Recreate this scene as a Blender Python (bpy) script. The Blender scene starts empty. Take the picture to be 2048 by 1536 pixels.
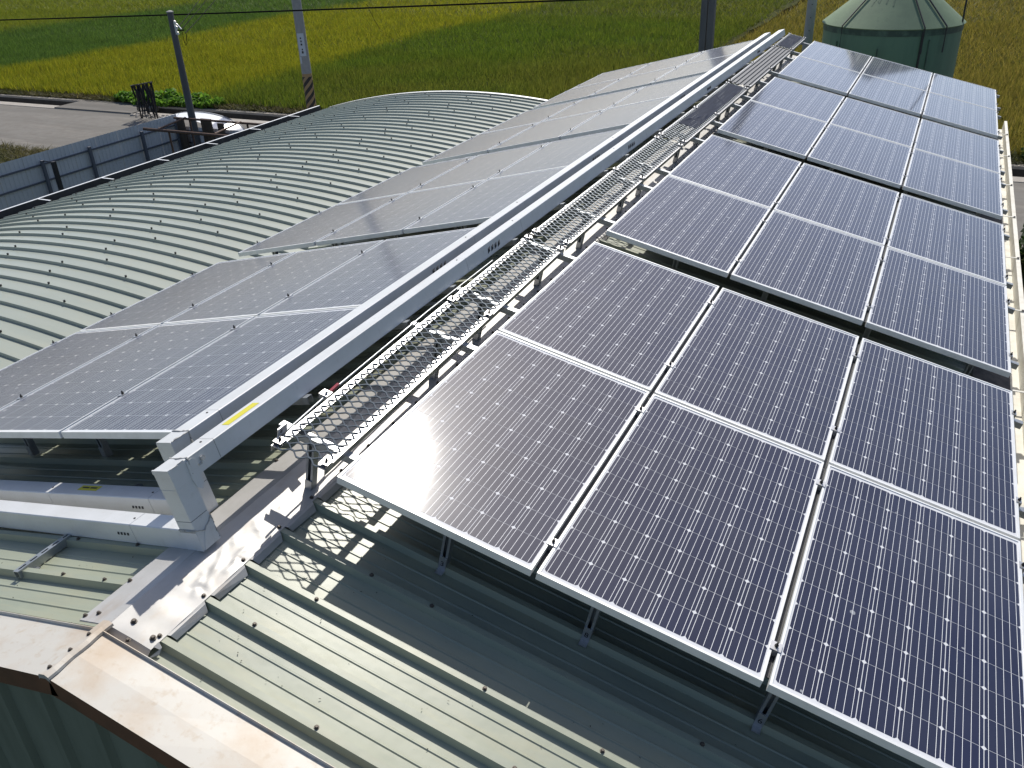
import bpy, math, random
import numpy as np
from mathutils import Vector, Matrix

random.seed(7)
rng = np.random.default_rng(11)
scene = bpy.context.scene
col = scene.collection
R = math.radians

# ---------------------------------------------------------------- camera
CAM = Vector((2.18827497, -2.55893245, 2.24670806))
RW = ((0.90308335, 0.42783752, -0.03735666),
      (0.17762819, -0.45129764, -0.87451625),
      (-0.39100983, 0.78312547, -0.48355539))
cd = bpy.data.cameras.new('camera')
cam = bpy.data.objects.new('camera', cd)
col.objects.link(cam)
cd.sensor_width = 36.0
cd.sensor_fit = 'HORIZONTAL'
cd.lens = 1730.77 / 2048 * 36.0
cd.clip_start = 0.05
cd.clip_end = 3000
M = Matrix.Identity(4)
for i in range(3):
    M[i][0] = RW[0][i]
    M[i][1] = -RW[1][i]
    M[i][2] = -RW[2][i]
    M[i][3] = CAM[i]
cam.matrix_world = M
scene.camera = cam

# ---------------------------------------------------------------- light
SUN_EL, SUN_AZ = R(45.9), R(-15.9)          # azimuth from +Y towards +X
sun_vec = Vector((math.sin(SUN_AZ) * math.cos(SUN_EL), math.cos(SUN_AZ) * math.cos(SUN_EL), math.sin(SUN_EL)))
sd = bpy.data.lights.new('sun', 'SUN')
sd.energy = 4.6
sd.angle = R(0.55)
sd.color = (1.0, 0.955, 0.88)
sun = bpy.data.objects.new('sun', sd)
sun.rotation_euler = sun_vec.to_track_quat('Z', 'Y').to_euler()
col.objects.link(sun)

world = bpy.data.worlds.new('World')
scene.world = world
world.use_nodes = True
wn = world.node_tree
sky = wn.nodes.new('ShaderNodeTexSky')
sky.sky_type = 'NISHITA'
sky.sun_disc = False
sky.sun_elevation = SUN_EL
sky.sun_rotation = SUN_AZ
sky.air_density = 0.7
sky.dust_density = 1.2
sky.ozone_density = 1.0
bg = wn.nodes['Background']
bg.inputs['Strength'].default_value = 0.135
wn.links.new(sky.outputs[0], bg.inputs['Color'])

scene.view_settings.view_transform = 'Standard'
scene.view_settings.look = 'None'
scene.view_settings.exposure = 0.0
scene.view_settings.gamma = 1.0
scene.view_settings.use_curve_mapping = False
scene.render.engine = 'CYCLES'

# ---------------------------------------------------------------- frames of reference
A = R(13.16)                                   # right slope, falls to +X
B = R(13.19)                                   # left slope, rises to +X
OL = Vector((-0.92080575, 0.0, 0.02067422))    # ridge-side near corner of the left array
XA, ZA = Vector((math.cos(A), 0, -math.sin(A))), Vector((math.sin(A), 0, math.cos(A)))
XB, ZB = Vector((math.cos(B), 0, math.sin(B))), Vector((-math.sin(B), 0, math.cos(B)))
def RA(x, y, z): return XA * x + Vector((0, y, 0)) + ZA * z
def LA(x, y, z): return OL + XB * x + Vector((0, y, 0)) + ZB * z
ROT_R, ROT_L = (0, A, 0), (0, -B, 0)
GROUND = -5.5
def right_to_left(x, z):                       # coordinates of the right frame seen in the left one
    p = RA(x, 0, z) - OL
    return p.dot(XB), p.dot(ZB)

# ---------------------------------------------------------------- materials
def mat(name, color, rough=0.5, metal=0.0, noise=None, bump=None, spec=0.5, coat=0.0, coat_rough=0.1, coords='Object'):
    """noise = (scale, second colour, amount[, detail]); bump = (scale, strength, distance)"""
    m = bpy.data.materials.new(name)
    m.use_nodes = True
    nt = m.node_tree
    b = nt.nodes['Principled BSDF']
    b.inputs['Base Color'].default_value = (*color, 1)
    b.inputs['Roughness'].default_value = rough
    b.inputs['Metallic'].default_value = metal
    b.inputs['Specular IOR Level'].default_value = spec
    b.inputs['Coat Weight'].default_value = coat
    b.inputs['Coat Roughness'].default_value = coat_rough
    tc = nt.nodes.new('ShaderNodeTexCoord')
    if noise:
        layers = noise if isinstance(noise, list) else [noise]
        prev = None
        for (sc, c2, amt, *rest) in layers:
            n = nt.nodes.new('ShaderNodeTexNoise')
            n.inputs['Detail'].default_value = 6
            n.inputs['Roughness'].default_value = 0.62
            mp = nt.nodes.new('ShaderNodeMapping')
            mp.inputs['Scale'].default_value = sc if isinstance(sc, tuple) else (sc, sc, sc)
            nt.links.new(tc.outputs[coords], mp.inputs[0])
            nt.links.new(mp.outputs[0], n.inputs['Vector'])
            n.inputs['Scale'].default_value = 1.0
            r = nt.nodes.new('ShaderNodeMapRange')
            lo, hi = rest[0] if rest else (0.42, 0.68)
            r.inputs['From Min'].default_value = lo
            r.inputs['From Max'].default_value = hi
            r.inputs['To Max'].default_value = amt
            nt.links.new(n.outputs[0], r.inputs['Value'])
            mx = nt.nodes.new('ShaderNodeMix')
            mx.data_type = 'RGBA'
            nt.links.new(r.outputs[0], mx.inputs[0])
            if prev is None:
                mx.inputs[6].default_value = (*color, 1)
            else:
                nt.links.new(prev, mx.inputs[6])
            mx.inputs[7].default_value = (*c2, 1)
            prev = mx.outputs[2]
        nt.links.new(prev, b.inputs['Base Color'])
    if bump:
        n = nt.nodes.new('ShaderNodeTexNoise')
        n.inputs['Scale'].default_value = bump[0]
        n.inputs['Detail'].default_value = 4
        bp = nt.nodes.new('ShaderNodeBump')
        bp.inputs['Strength'].default_value = bump[1]
        bp.inputs['Distance'].default_value = bump[2]
        nt.links.new(tc.outputs[coords], n.inputs['Vector'])
        nt.links.new(n.outputs[0], bp.inputs['Height'])
        nt.links.new(bp.outputs[0], b.inputs['Normal'])
    return m

def cell_material(name, dust_range, coat_rough, coat_w):
    m = bpy.data.materials.new(name)
    m.use_nodes = True
    nt = m.node_tree
    L = nt.links.new
    b = nt.nodes['Principled BSDF']
    uv = nt.nodes.new('ShaderNodeUVMap')
    sep = nt.nodes.new('ShaderNodeSeparateXYZ')
    L(uv.outputs[0], sep.inputs[0])
    def math_(op, a, c=None):
        n = nt.nodes.new('ShaderNodeMath')
        n.operation = op
        if isinstance(a, (int, float)): n.inputs[0].default_value = a
        else: L(a, n.inputs[0])
        if c is not None:
            if isinstance(c, (int, float)): n.inputs[1].default_value = c
            else: L(c, n.inputs[1])
        return n.outputs[0]
    p = 0.03135
    s = math_('ADD', sep.outputs[0], p * 10.5)
    s = math_('MODULO', s, p)
    s = math_('SUBTRACT', s, p * 0.5)
    s = math_('ABSOLUTE', s)
    bar = math_('LESS_THAN', s, 0.00085)
    geo = nt.nodes.new('ShaderNodeNewGeometry')
    oi = nt.nodes.new('ShaderNodeObjectInfo')
    nz = nt.nodes.new('ShaderNodeTexNoise')
    nz.inputs['Scale'].default_value = 2.2
    nz.inputs['Detail'].default_value = 7
    L(geo.outputs['Position'], nz.inputs['Vector'])
    # cell colour, a little different from cell to cell
    cr = nt.nodes.new('ShaderNodeMix'); cr.data_type = 'RGBA'
    cr.inputs[6].default_value = (0.008, 0.012, 0.044, 1)
    cr.inputs[7].default_value = (0.012, 0.015, 0.040, 1)
    L(math_('MULTIPLY', oi.outputs['Random'], 0.8), cr.inputs[0])
    c2 = nt.nodes.new('ShaderNodeMix'); c2.data_type = 'RGBA'
    L(bar, c2.inputs[0]); L(cr.outputs[2], c2.inputs[6])
    c2.inputs[7].default_value = (0.95, 0.95, 0.95, 1)
    # dust film and small specks on the glass
    vz = nt.nodes.new('ShaderNodeTexVoronoi')
    vz.inputs['Scale'].default_value = 8.5
    L(geo.outputs['Position'], vz.inputs['Vector'])
    wob = nt.nodes.new('ShaderNodeTexNoise'); wob.inputs['Scale'].default_value = 60
    L(geo.outputs['Position'], wob.inputs['Vector'])
    sepc = nt.nodes.new('ShaderNodeSeparateColor'); L(vz.outputs['Color'], sepc.inputs[0])
    rad = math_('MULTIPLY', math_('POWER', sepc.outputs[0], 5.0), 0.16)
    rad = math_('MULTIPLY', rad, math_('ADD', wob.outputs[0], 0.25))
    speck = math_('LESS_THAN', vz.outputs['Distance'], rad)
    dust = nt.nodes.new('ShaderNodeMapRange')
    dust.inputs['From Min'].default_value = 0.3; dust.inputs['From Max'].default_value = 0.75
    dust.inputs['To Min'].default_value = dust_range[0]; dust.inputs['To Max'].default_value = dust_range[1]
    L(nz.outputs[0], dust.inputs['Value'])
    fac = math_('MAXIMUM', dust.outputs[0], math_('MULTIPLY', speck, 0.6))
    c3 = nt.nodes.new('ShaderNodeMix'); c3.data_type = 'RGBA'
    L(fac, c3.inputs[0]); L(c2.outputs[2], c3.inputs[6])
    c3.inputs[7].default_value = (0.47, 0.49, 0.51, 1)
    L(c3.outputs[2], b.inputs['Base Color'])
    b.inputs['Roughness'].default_value = 0.33
    b.inputs['Specular IOR Level'].default_value = 0.035
    b.inputs['Coat Weight'].default_value = coat_w
    b.inputs['Coat IOR'].default_value = 1.48
    rr = nt.nodes.new('ShaderNodeMapRange')
    rr.inputs['To Min'].default_value = coat_rough[0]; rr.inputs['To Max'].default_value = coat_rough[1]
    L(nz.outputs[0], rr.inputs['Value'])
    L(rr.outputs[0], b.inputs['Coat Roughness'])
    b.inputs['Sheen Weight'].default_value = 0.12
    b.inputs['Sheen Roughness'].default_value = 0.35
    b.inputs['Sheen Tint'].default_value = (0.97, 0.98, 1.0, 1)
    return m

M_CELL = cell_material('solar_cell_glass', (0.012, 0.042), (0.050, 0.105), 1.0)
M_CELL_DUSTY = cell_material('dusty_cell_glass', (0.105, 0.165), (0.10, 0.16), 0.55)
M_BACK = mat('backsheet_white', (0.66, 0.67, 0.69), 0.5, spec=0.0, coat=1.0, coat_rough=0.06)
M_FRAME = mat('anodised_frame', (0.80, 0.81, 0.80), 0.42, 0.25, noise=(9, (0.6, 0.6, 0.57), 0.35))
M_GALV = mat('galvanised_rail', (0.42, 0.44, 0.45), 0.42, 0.75, noise=(14, (0.25, 0.26, 0.27), 0.6))
M_ALU = mat('mill_aluminium', (0.58, 0.58, 0.58), 0.40, 0.85, noise=(12, (0.42, 0.42, 0.42), 0.5))
M_CHAN = mat('channel_aluminium', (0.46, 0.46, 0.46), 0.38, 0.9, noise=(12, (0.36, 0.36, 0.36), 0.5))
M_DECK = mat('expanded_steel', (0.115, 0.14, 0.165), 0.5, 0.35, spec=0.3, noise=(30, (0.07, 0.085, 0.105), 0.6))
M_PLANK = mat('plank_steel', (0.10, 0.105, 0.115), 0.55, 0.3, noise=(9, (0.07, 0.073, 0.08), 0.7))
M_DUCT = mat('painted_duct', (0.68, 0.69, 0.69), 0.36, 0.15, noise=[(3, (0.58, 0.585, 0.57), 0.6), (25, (0.5, 0.48, 0.44), 0.35, (0.56, 0.75))])
M_SEAM = mat('dark_seam', (0.03, 0.032, 0.035), 0.6)
M_SEAL = mat('grey_sealant', (0.42, 0.42, 0.40), 0.6, noise=(40, (0.25, 0.25, 0.24), 0.7))
M_STICK = mat('yellow_sticker', (0.62, 0.56, 0.03), 0.5)
M_INK = mat('black_ink', (0.015, 0.015, 0.015), 0.6)
M_BOLT = mat('dark_bolt', (0.05, 0.048, 0.045), 0.45, 0.6)
M_SCREW = mat('roof_screw', (0.10, 0.085, 0.07), 0.55, 0.4)
M_ROOF = mat('green_roof_sheet', (0.315, 0.336, 0.250), 0.40, 0.0,
             noise=[((1.2, 5, 5), (0.255, 0.285, 0.225), 0.8), ((0.8, 14, 14), (0.37, 0.345, 0.22), 0.5, (0.5, 0.75)), (60, (0.13, 0.12, 0.08), 0.5, (0.66, 0.78))],
             bump=(1.8, 0.35, 0.02))
M_VAULT = mat('vault_roof_sheet', (0.36, 0.385, 0.32), 0.30, 0.0, spec=0.6,
              noise=[((0.5, 3, 0.5), (0.31, 0.34, 0.285), 0.8), (5, (0.40, 0.375, 0.27), 0.4, (0.55, 0.75))], bump=(1.5, 0.2, 0.02))
M_CAP = mat('zinc_flashing', (0.47, 0.46, 0.44), 0.48, 0.2,
            noise=[(4, (0.39, 0.38, 0.355), 0.8), ((7, 3, 7), (0.36, 0.27, 0.18), 0.75, (0.55, 0.78)), (50, (0.40, 0.36, 0.30), 0.4, (0.6, 0.75))], bump=(5, 0.12, 0.01))
M_VERGE = mat('verge_flashing', (0.55, 0.525, 0.47), 0.5, 0.1,
              noise=[(3.2, (0.47, 0.36, 0.25), 0.75, (0.45, 0.70)), (22, (0.42, 0.32, 0.21), 0.6, (0.56, 0.75)), (90, (0.30, 0.24, 0.18), 0.5, (0.68, 0.8))])
M_FASCIA = mat('brown_fascia', (0.20, 0.095, 0.055), 0.5, noise=(5, (0.12, 0.065, 0.042), 0.8))
M_WALL = mat('green_wall_sheet', (0.20, 0.225, 0.17), 0.55, noise=((6, 6, 1.0), (0.13, 0.15, 0.11), 0.7))
M_GUTTER = mat('cream_gutter', (0.72, 0.70, 0.62), 0.5, noise=(6, (0.5, 0.46, 0.37), 0.6))
M_GUTDARK = mat('dark_gutter', (0.05, 0.05, 0.048), 0.7, noise=(4, (0.025, 0.025, 0.022), 0.8))  # plain dark colour for the whole trough; the pale rim is separate
M_RUSTROOF = mat('rusty_eave', (0.16, 0.12, 0.09), 0.8, noise=(14, (0.05, 0.04, 0.035), 0.8))
M_SILO = mat('silo_green', (0.105, 0.195, 0.125), 0.5, noise=[((3, 3, 0.5), (0.072, 0.138, 0.092), 0.9), ((9, 9, 0.6), (0.14, 0.22, 0.16), 0.5, (0.55, 0.75))])
M_SILOTOP = mat('silo_roof_green', (0.185, 0.255, 0.155), 0.7, spec=0.2, noise=[(1.8, (0.145, 0.205, 0.13), 0.9), (9, (0.10, 0.15, 0.10), 0.5, (0.58, 0.76))])
M_SILODARK = mat('silo_band', (0.03, 0.06, 0.045), 0.5, noise=(5, (0.085, 0.15, 0.105), 0.9))
M_BLACK = mat('black_pipe', (0.02, 0.02, 0.022), 0.5)
M_CONC = mat('pole_concrete', (0.30, 0.30, 0.29), 0.75, noise=[(5, (0.22, 0.22, 0.215), 0.7), (40, (0.36, 0.35, 0.33), 0.4)])
M_CONCY = mat('pole_black_paint', (0.02, 0.018, 0.016), 0.6, noise=(20, (0.06, 0.05, 0.04), 0.6))
M_POLEY = mat('pole_yellow_paint', (0.36, 0.23, 0.10), 0.7, noise=(12, (0.26, 0.2, 0.13), 0.8))
M_DARKPOLE = mat('dark_pole', (0.10, 0.10, 0.105), 0.6, noise=((6, 6, 1.5), (0.06, 0.06, 0.065), 0.7))
M_LABEL = mat('pole_notice', (0.50, 0.54, 0.57), 0.6)
M_PORC = mat('porcelain', (0.70, 0.70, 0.66), 0.25)
M_CABLE = mat('black_cable', (0.012, 0.012, 0.012), 0.9, spec=0.05)
M_FENCE = mat('fence_sheet', (0.60, 0.61, 0.63), 0.5, noise=[((1, 1, 0.4), (0.52, 0.53, 0.55), 0.7)])
M_FRAIL = mat('fence_rail', (0.11, 0.12, 0.145), 0.6)
M_RUST = mat('rusty_pipe', (0.11, 0.06, 0.04), 0.75, noise=(10, (0.05, 0.03, 0.02), 0.7))
M_TIMBER = mat('old_timber', (0.10, 0.075, 0.055), 0.85, noise=((8, 8, 1), (0.05, 0.04, 0.03), 0.8))
M_WHITE = mat('shiny_white_sheet', (0.80, 0.80, 0.80), 0.35, 0.2, noise=(2, (0.7, 0.7, 0.7), 0.5))
M_ROAD = mat('road_concrete', (0.190, 0.180, 0.163), 0.95, spec=0.15, noise=[((0.25, 1.6, 1), (0.25, 0.23, 0.20), 0.9, (0.5, 0.75)), ((0.1, 0.9, 1), (0.115, 0.11, 0.10), 0.8, (0.45, 0.7)), (3, (0.15, 0.135, 0.118), 0.6)])
M_CURB = mat('ditch_concrete', (0.36, 0.33, 0.29), 0.9, noise=[(2.5, (0.27, 0.24, 0.2), 0.8), (9, (0.15, 0.12, 0.09), 0.5, (0.55, 0.75))])
M_SOIL = mat('paddy_soil', (0.060, 0.068, 0.022), 1.0, spec=0.05, noise=[(0.6, (0.085, 0.08, 0.030), 0.8), (6, (0.03, 0.035, 0.012), 0.7)])
M_DITCH = mat('ditch_bed', (0.022, 0.02, 0.016), 0.6)
M_SHADEWALL = mat('shaded_ditch_wall', (0.045, 0.04, 0.034), 0.8, noise=(3, (0.025, 0.022, 0.018), 0.8))  # the wall's shade is put into its colour; same concrete as the kerb
M_NET = mat('black_netting', (0.018, 0.018, 0.02), 0.9)
M_RED = mat('red_tape', (0.30, 0.02, 0.04), 0.5)

# ---------------------------------------------------------------- mesh helpers
class MB:
    def __init__(self): self.v, self.f, self.uv = [], [], []
    def quad(self, *p):
        n = len(self.v); self.v += [tuple(q) for q in p]; self.f.append(tuple(range(n, n + len(p)))); return self
    def box(self, x0, x1, y0, y1, z0, z1):
        n = len(self.v)
        self.v += [(x, y, z) for z in (z0, z1) for (x, y) in ((x0, y0), (x1, y0), (x1, y1), (x0, y1))]
        self.f += [tuple(n + i for i in q) for q in ((3, 2, 1, 0), (4, 5, 6, 7), (0, 1, 5, 4), (1, 2, 6, 5), (2, 3, 7, 6), (3, 0, 4, 7))]
        return self
    def prism(self, prof, a0, a1, axis='y', cap=True):
        """extrude a closed 2-D outline along an axis; outline is (x,z) for y, (y,z) for x, (x,y) for z"""
        n, k = len(self.v), len(prof)
        def pt(p, a): return (p[0], a, p[1]) if axis == 'y' else ((a, p[0], p[1]) if axis == 'x' else (p[0], p[1], a))
        self.v += [pt(p, a0) for p in prof] + [pt(p, a1) for p in prof]
        for i in range(k):
            j = (i + 1) % k
            self.f.append((n + i, n + j, n + k + j, n + k + i))
        if cap:
            self.f.append(tuple(n + i for i in reversed(range(k))))
            self.f.append(tuple(n + k + i for i in range(k)))
        return self
    def sheet(self, rows):
        n, w = len(self.v), len(rows[0])
        for r in rows: self.v += [tuple(p) for p in r]
        for i in range(len(rows) - 1):
            for j in range(w - 1):
                a = n + i * w + j
                self.f.append((a, a + 1, a + w + 1, a + w))
        return self
    def tube(self, pts, r, n=8, cap=True):
        pts = [Vector(p) for p in pts]
        rs = r if isinstance(r, (list, tuple)) else [r] * len(pts)
        base = len(self.v)
        for i, p in enumerate(pts):
            d = (pts[min(i + 1, len(pts) - 1)] - pts[max(i - 1, 0)]).normalized()
            u = d.cross(Vector((0, 0, 1)))
            if u.length < 1e-3: u = Vector((1, 0, 0))
            u.normalize(); w = u.cross(d)
            for k in range(n):
                a = 2 * math.pi * k / n
                self.v.append(tuple(p + (u * math.cos(a) + w * math.sin(a)) * rs[i]))
        for i in range(len(pts) - 1):
            for k in range(n):
                a, b_ = base + i * n + k, base + i * n + (k + 1) % n
                self.f.append((a, b_, b_ + n, a + n))
        if cap:
            self.f.append(tuple(base + k for k in reversed(range(n))))
            self.f.append(tuple(base + (len(pts) - 1) * n + k for k in range(n)))
        return self
    def lathe(self, prof, n=48, c=(0, 0)):
        base, k = len(self.v), len(prof)
        for i in range(n):
            a = 2 * math.pi * i / n
            for (r, z) in prof: self.v.append((c[0] + r * math.cos(a), c[1] + r * math.sin(a), z))
        for i in range(n):
            for j in range(k - 1):
                p, q = base + i * k + j, base + ((i + 1) % n) * k + j
                self.f.append((p, q, q + 1, p + 1))
        return self
    def mesh(self, name, material=None, smooth=None):
        me = bpy.data.meshes.new(name)
        me.from_pydata(self.v, [], self.f)
        if material: me.materials.append(material)
        if smooth is not None:
            me.shade_smooth()
            me.set_sharp_from_angle(angle=R(smooth))
        me.update()
        return me
    def build(self, name, material, parent=None, smooth=None, loc=None, rot=None):
        return put(name, self.mesh(name, material, smooth), parent, loc, rot)

def put(name, me, parent=None, loc=None, rot=None):
    o = bpy.data.objects.new(name, me)
    col.objects.link(o)
    if parent: o.parent = parent
    if loc is not None: o.location = loc
    if rot is not None: o.rotation_euler = rot
    return o

def tag(o, label, category, group=None):
    o['label'] = label; o['category'] = category
    if group: o['group'] = group
    return o
def thing(name, label, category, loc=(0, 0, 0), rot=(0, 0, 0), group=None):
    o = bpy.data.objects.new(name, None)
    o.empty_display_size = 0.2
    col.objects.link(o)
    o.location = loc; o.rotation_euler = rot
    return tag(o, label, category, group)
def structure(o): o['kind'] = 'structure'; return o
def stuff(o): o['kind'] = 'stuff'; return o

# ================================================================= SETTING
# ground with the ditch left out of it, road, ditch
g = MB()
for (y0, y1) in ((-300, 26.57), (28.44, 900)):
    g.quad((-900, y0, GROUND), (900, y0, GROUND), (900, y1, GROUND), (-900, y1, GROUND))
structure(g.build('ground', M_SOIL))
rd = MB()
rd.box(-900, 900, 20.05, 26.55, GROUND - 0.2, GROUND + 0.03)
structure(rd.build('road', M_ROAD))
dt = MB()
dt.box(-900, 900, 27.121, 28.199, GROUND - 0.9, GROUND - 0.75)
structure(dt.build('irrigation_ditch', M_DITCH))
cb = MB()
cb.box(-900, 900, 26.56, 27.12, GROUND - 0.85, GROUND + 0.05)
structure(cb.build('ditch_kerb', M_CURB))
cb = MB()
cb.box(-900, 900, 28.2, 28.45, GROUND + 0.0, GROUND + 0.09)
structure(cb.build('ditch_kerb', M_CURB))
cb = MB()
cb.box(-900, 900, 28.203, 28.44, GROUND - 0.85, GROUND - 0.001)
structure(cb.build('ditch_wall', M_SHADEWALL))
sl = MB()
sl.box(-36.3, -31.2, 26.6, 28.46, GROUND - 0.12, GROUND + 0.095)
tag(sl.build('ditch_bridge', M_ROAD), 'flat concrete slab bridging the ditch between road and field', 'slab bridge')
pth = MB()
pr = []
for i in range(60):
    y = 29 + i * 1.2
    w = 0.38 + 0.08 * math.sin(i * 1.3)
    x = -9.45 + 0.1 * math.sin(i * 0.7)
    pr.append([(x - w, y, GROUND + 0.004), (x - w * 0.5, y, GROUND + 0.12), (x + w * 0.5, y, GROUND + 0.12), (x + w, y, GROUND + 0.004)])
pth.sheet(pr)
M_BUND = mat('bund_soil', (0.016, 0.013, 0.007), 1.0, spec=0.0, noise=(2.5, (0.032, 0.032, 0.010), 0.8), coords='Object')
structure(pth.build('field_path', M_BUND))

# ---------------------------------------------------------------- rice (stuff): one blade is one triangle
def blade_material(name):
    m = bpy.data.materials.new(name)
    m.use_nodes = True
    nt = m.node_tree
    at = nt.nodes.new('ShaderNodeVertexColor')
    at.layer_name = 'tint'
    d = nt.nodes['Principled BSDF']
    d.inputs['Roughness'].default_value = 0.55
    d.inputs['Specular IOR Level'].default_value = 0.25
    tr = nt.nodes.new('ShaderNodeBsdfTranslucent')
    mx = nt.nodes.new('ShaderNodeMixShader')
    mx.inputs[0].default_value = 0.50
    nt.links.new(at.outputs[0], d.inputs['Base Color'])
    nt.links.new(at.outputs[0], tr.inputs['Color'])
    nt.links.new(d.outputs[0], mx.inputs[1])
    nt.links.new(tr.outputs[0], mx.inputs[2])
    nt.links.new(mx.outputs[0], nt.nodes['Material Output'].inputs['Surface'])
    return m
M_BLADE = blade_material('rice_blade')

def in_view(x, y, z, margin=1.12):
    p = np.stack([x - CAM.x, y - CAM.y, z - CAM.z])
    c = np.array(RW) @ p
    u = 1730.77 * c[0] / c[2]; v = 1730.77 * c[1] / c[2]
    return (c[2] > 1) & (np.abs(u) < 1024 * margin) & (np.abs(v) < 768 * margin + 40)

def blades(name, px, py, base, h, nb, width, spread, c_lo, c_hi, material):
    """clumps at px,py; c_lo/c_hi are (n,3) colours"""
    n = len(px)
    k = n * nb
    ang = rng.uniform(0, 2 * np.pi, k)
    bx = np.repeat(px, nb) + rng.normal(0, 0.25, k) * np.repeat(spread, nb)
    by = np.repeat(py, nb) + rng.normal(0, 0.25, k) * np.repeat(spread, nb)
    hh = np.repeat(h, nb) * rng.uniform(0.80, 1.06, k)
    lean = rng.uniform(0.2, 1.15, k) * np.repeat(spread, nb)
    w = np.repeat(width, nb) * rng.uniform(0.6, 1.3, k)
    fa = rng.uniform(0, 2 * np.pi, k)
    V = np.empty((k, 3, 3), np.float32)
    dx, dy = np.cos(fa) * w, np.sin(fa) * w
    mx_, my_ = bx + np.cos(ang) * lean * 0.35, by + np.sin(ang) * lean * 0.35
    V[:, 0] = np.stack([bx * 0.5 + mx_ * 0.5 - dx, by * 0.5 + my_ * 0.5 - dy, np.full(k, base + 0.26)], 1)
    V[:, 1] = np.stack([bx * 0.5 + mx_ * 0.5 + dx, by * 0.5 + my_ * 0.5 + dy, np.full(k, base + 0.26)], 1)
    V[:, 2] = np.stack([bx + np.cos(ang) * lean, by + np.sin(ang) * lean, base + hh], 1)
    t = rng.uniform(0, 1, k)[:, None] ** 1.3
    C = np.repeat(c_lo, nb, 0) * (1 - t) + np.repeat(c_hi, nb, 0) * t
    C = C * rng.uniform(0.78, 1.22, k)[:, None]
    me = bpy.data.meshes.new(name)
    me.vertices.add(k * 3); me.loops.add(k * 3); me.polygons.add(k)
    me.vertices.foreach_set('co', V.reshape(-1))
    me.loops.foreach_set('vertex_index', np.arange(k * 3, dtype=np.int32))
    me.polygons.foreach_set('loop_start', np.arange(0, k * 3, 3, dtype=np.int32))
    me.update(calc_edges=True)
    ca = me.color_attributes.new('tint', 'FLOAT_COLOR', 'POINT')
    CC = np.ones((k, 3, 4), np.float32); CC[:, :, :3] = C[:, None, :]
    ca.data.foreach_set('color', CC.reshape(-1))
    me.materials.append(material)
    return stuff(put(name, me))

def smooth_noise(x, y, sc, seed):
    r = np.random.default_rng(seed)
    s = np.zeros_like(x)
    for i in range(7):
        a, ph, f = r.uniform(0, 2 * np.pi), r.uniform(0, 2 * np.pi), sc * r.uniform(0.5, 2.2)
        s += np.sin((x * np.cos(a) + y * np.sin(a)) * f + ph)
    return s / 3.0

def ramp(x, a, b): return np.clip((x - a) / (b - a), 0, 1)

YEL_LO, YEL_HI = np.array([0.170, 0.205, 0.012]), np.array([0.330, 0.300, 0.022])
GRN_LO, GRN_HI = np.array([0.068, 0.120, 0.012]), np.array([0.150, 0.200, 0.020])
RIP_LO, RIP_HI = np.array([0.150, 0.145, 0.020]), np.array([0.290, 0.225, 0.050])
DKG_LO, DKG_HI = np.array([0.060, 0.120, 0.022]), np.array([0.115, 0.185, 0.030])
def field_colours(x, y):
    w = smooth_noise(x, y, 0.3, 3) * 0.6 + rng.normal(0, 0.45, len(x))
    yel = ramp(x + w, -30.1, -28.9) * -1 + 1                     # left of -29.5 ripening yellow
    drk = 1 - ramp(x + w, -49.6, -47.4)
    far = 1 - ramp(x + w, -69.0, -64.5)
    rip = ramp(x, -9.5, -9.3)
    brown = np.clip(0.18 + 0.25 * smooth_noise(x, y, 0.11, 9) + 0.12 * smooth_noise(x, y, 0.5, 4) + 0.35 * ramp(x, -20, -10), 0, 0.7) * (1 - yel)
    def mixc(g0, y0, d0, r0):
        c = g0[None] * np.ones((len(x), 1))
        bn = (r0 * 0.62 + g0 * 0.25)
        c = c * (1 - brown[:, None]) + bn[None] * brown[:, None]
        c = c * (1 - yel[:, None]) + y0[None] * yel[:, None]
        c = c * (1 - drk[:, None]) + d0[None] * drk[:, None]
        c = c * (1 - far[:, None]) + (0.6 * y0 + 0.4 * d0)[None] * far[:, None]
        c = c * (1 - rip[:, None]) + r0[None] * rip[:, None]
        return c * (1 + 0.06 * smooth_noise(x, y, 1.1, 21))[:, None]
    return mixc(GRN_LO, YEL_LO, DKG_LO, RIP_LO), mixc(GRN_HI, YEL_HI, DKG_HI, RIP_HI)

def make_rice():
    xs, ys, sp = [], [], []
    for (d0, d1, s) in ((28.6, 44, 0.26), (44, 62, 0.36), (62, 90, 0.55), (90, 150, 0.85)):
        gy = np.arange(d0, d1, s)
        gx = np.arange(-150, 14, s)
        X, Y = np.meshgrid(gx, gy)
        X = (X + rng.normal(0, s * 0.18, X.shape)).ravel(); Y = (Y + rng.normal(0, s * 0.18, Y.shape)).ravel()
        k = in_view(X, Y, np.full_like(X, GROUND + 0.4), 1.10) & (Y > 28.75) & (np.abs(X + 9.45) > 0.38)
        xs.append(X[k]); ys.append(Y[k]); sp.append(np.full(k.sum(), s))
    x, y, s = np.concatenate(xs), np.concatenate(ys), np.concatenate(sp)
    lo, hi = field_colours(x, y)
    n = len(x)
    blades('rice_field', x, y, GROUND, np.full(n, 0.66) + 0.05 * smooth_noise(x, y, 0.8, 5), 11, 0.018 + 0.035 * (s - 0.2), s * 1.0, lo, hi, M_BLADE)
make_rice()

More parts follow.
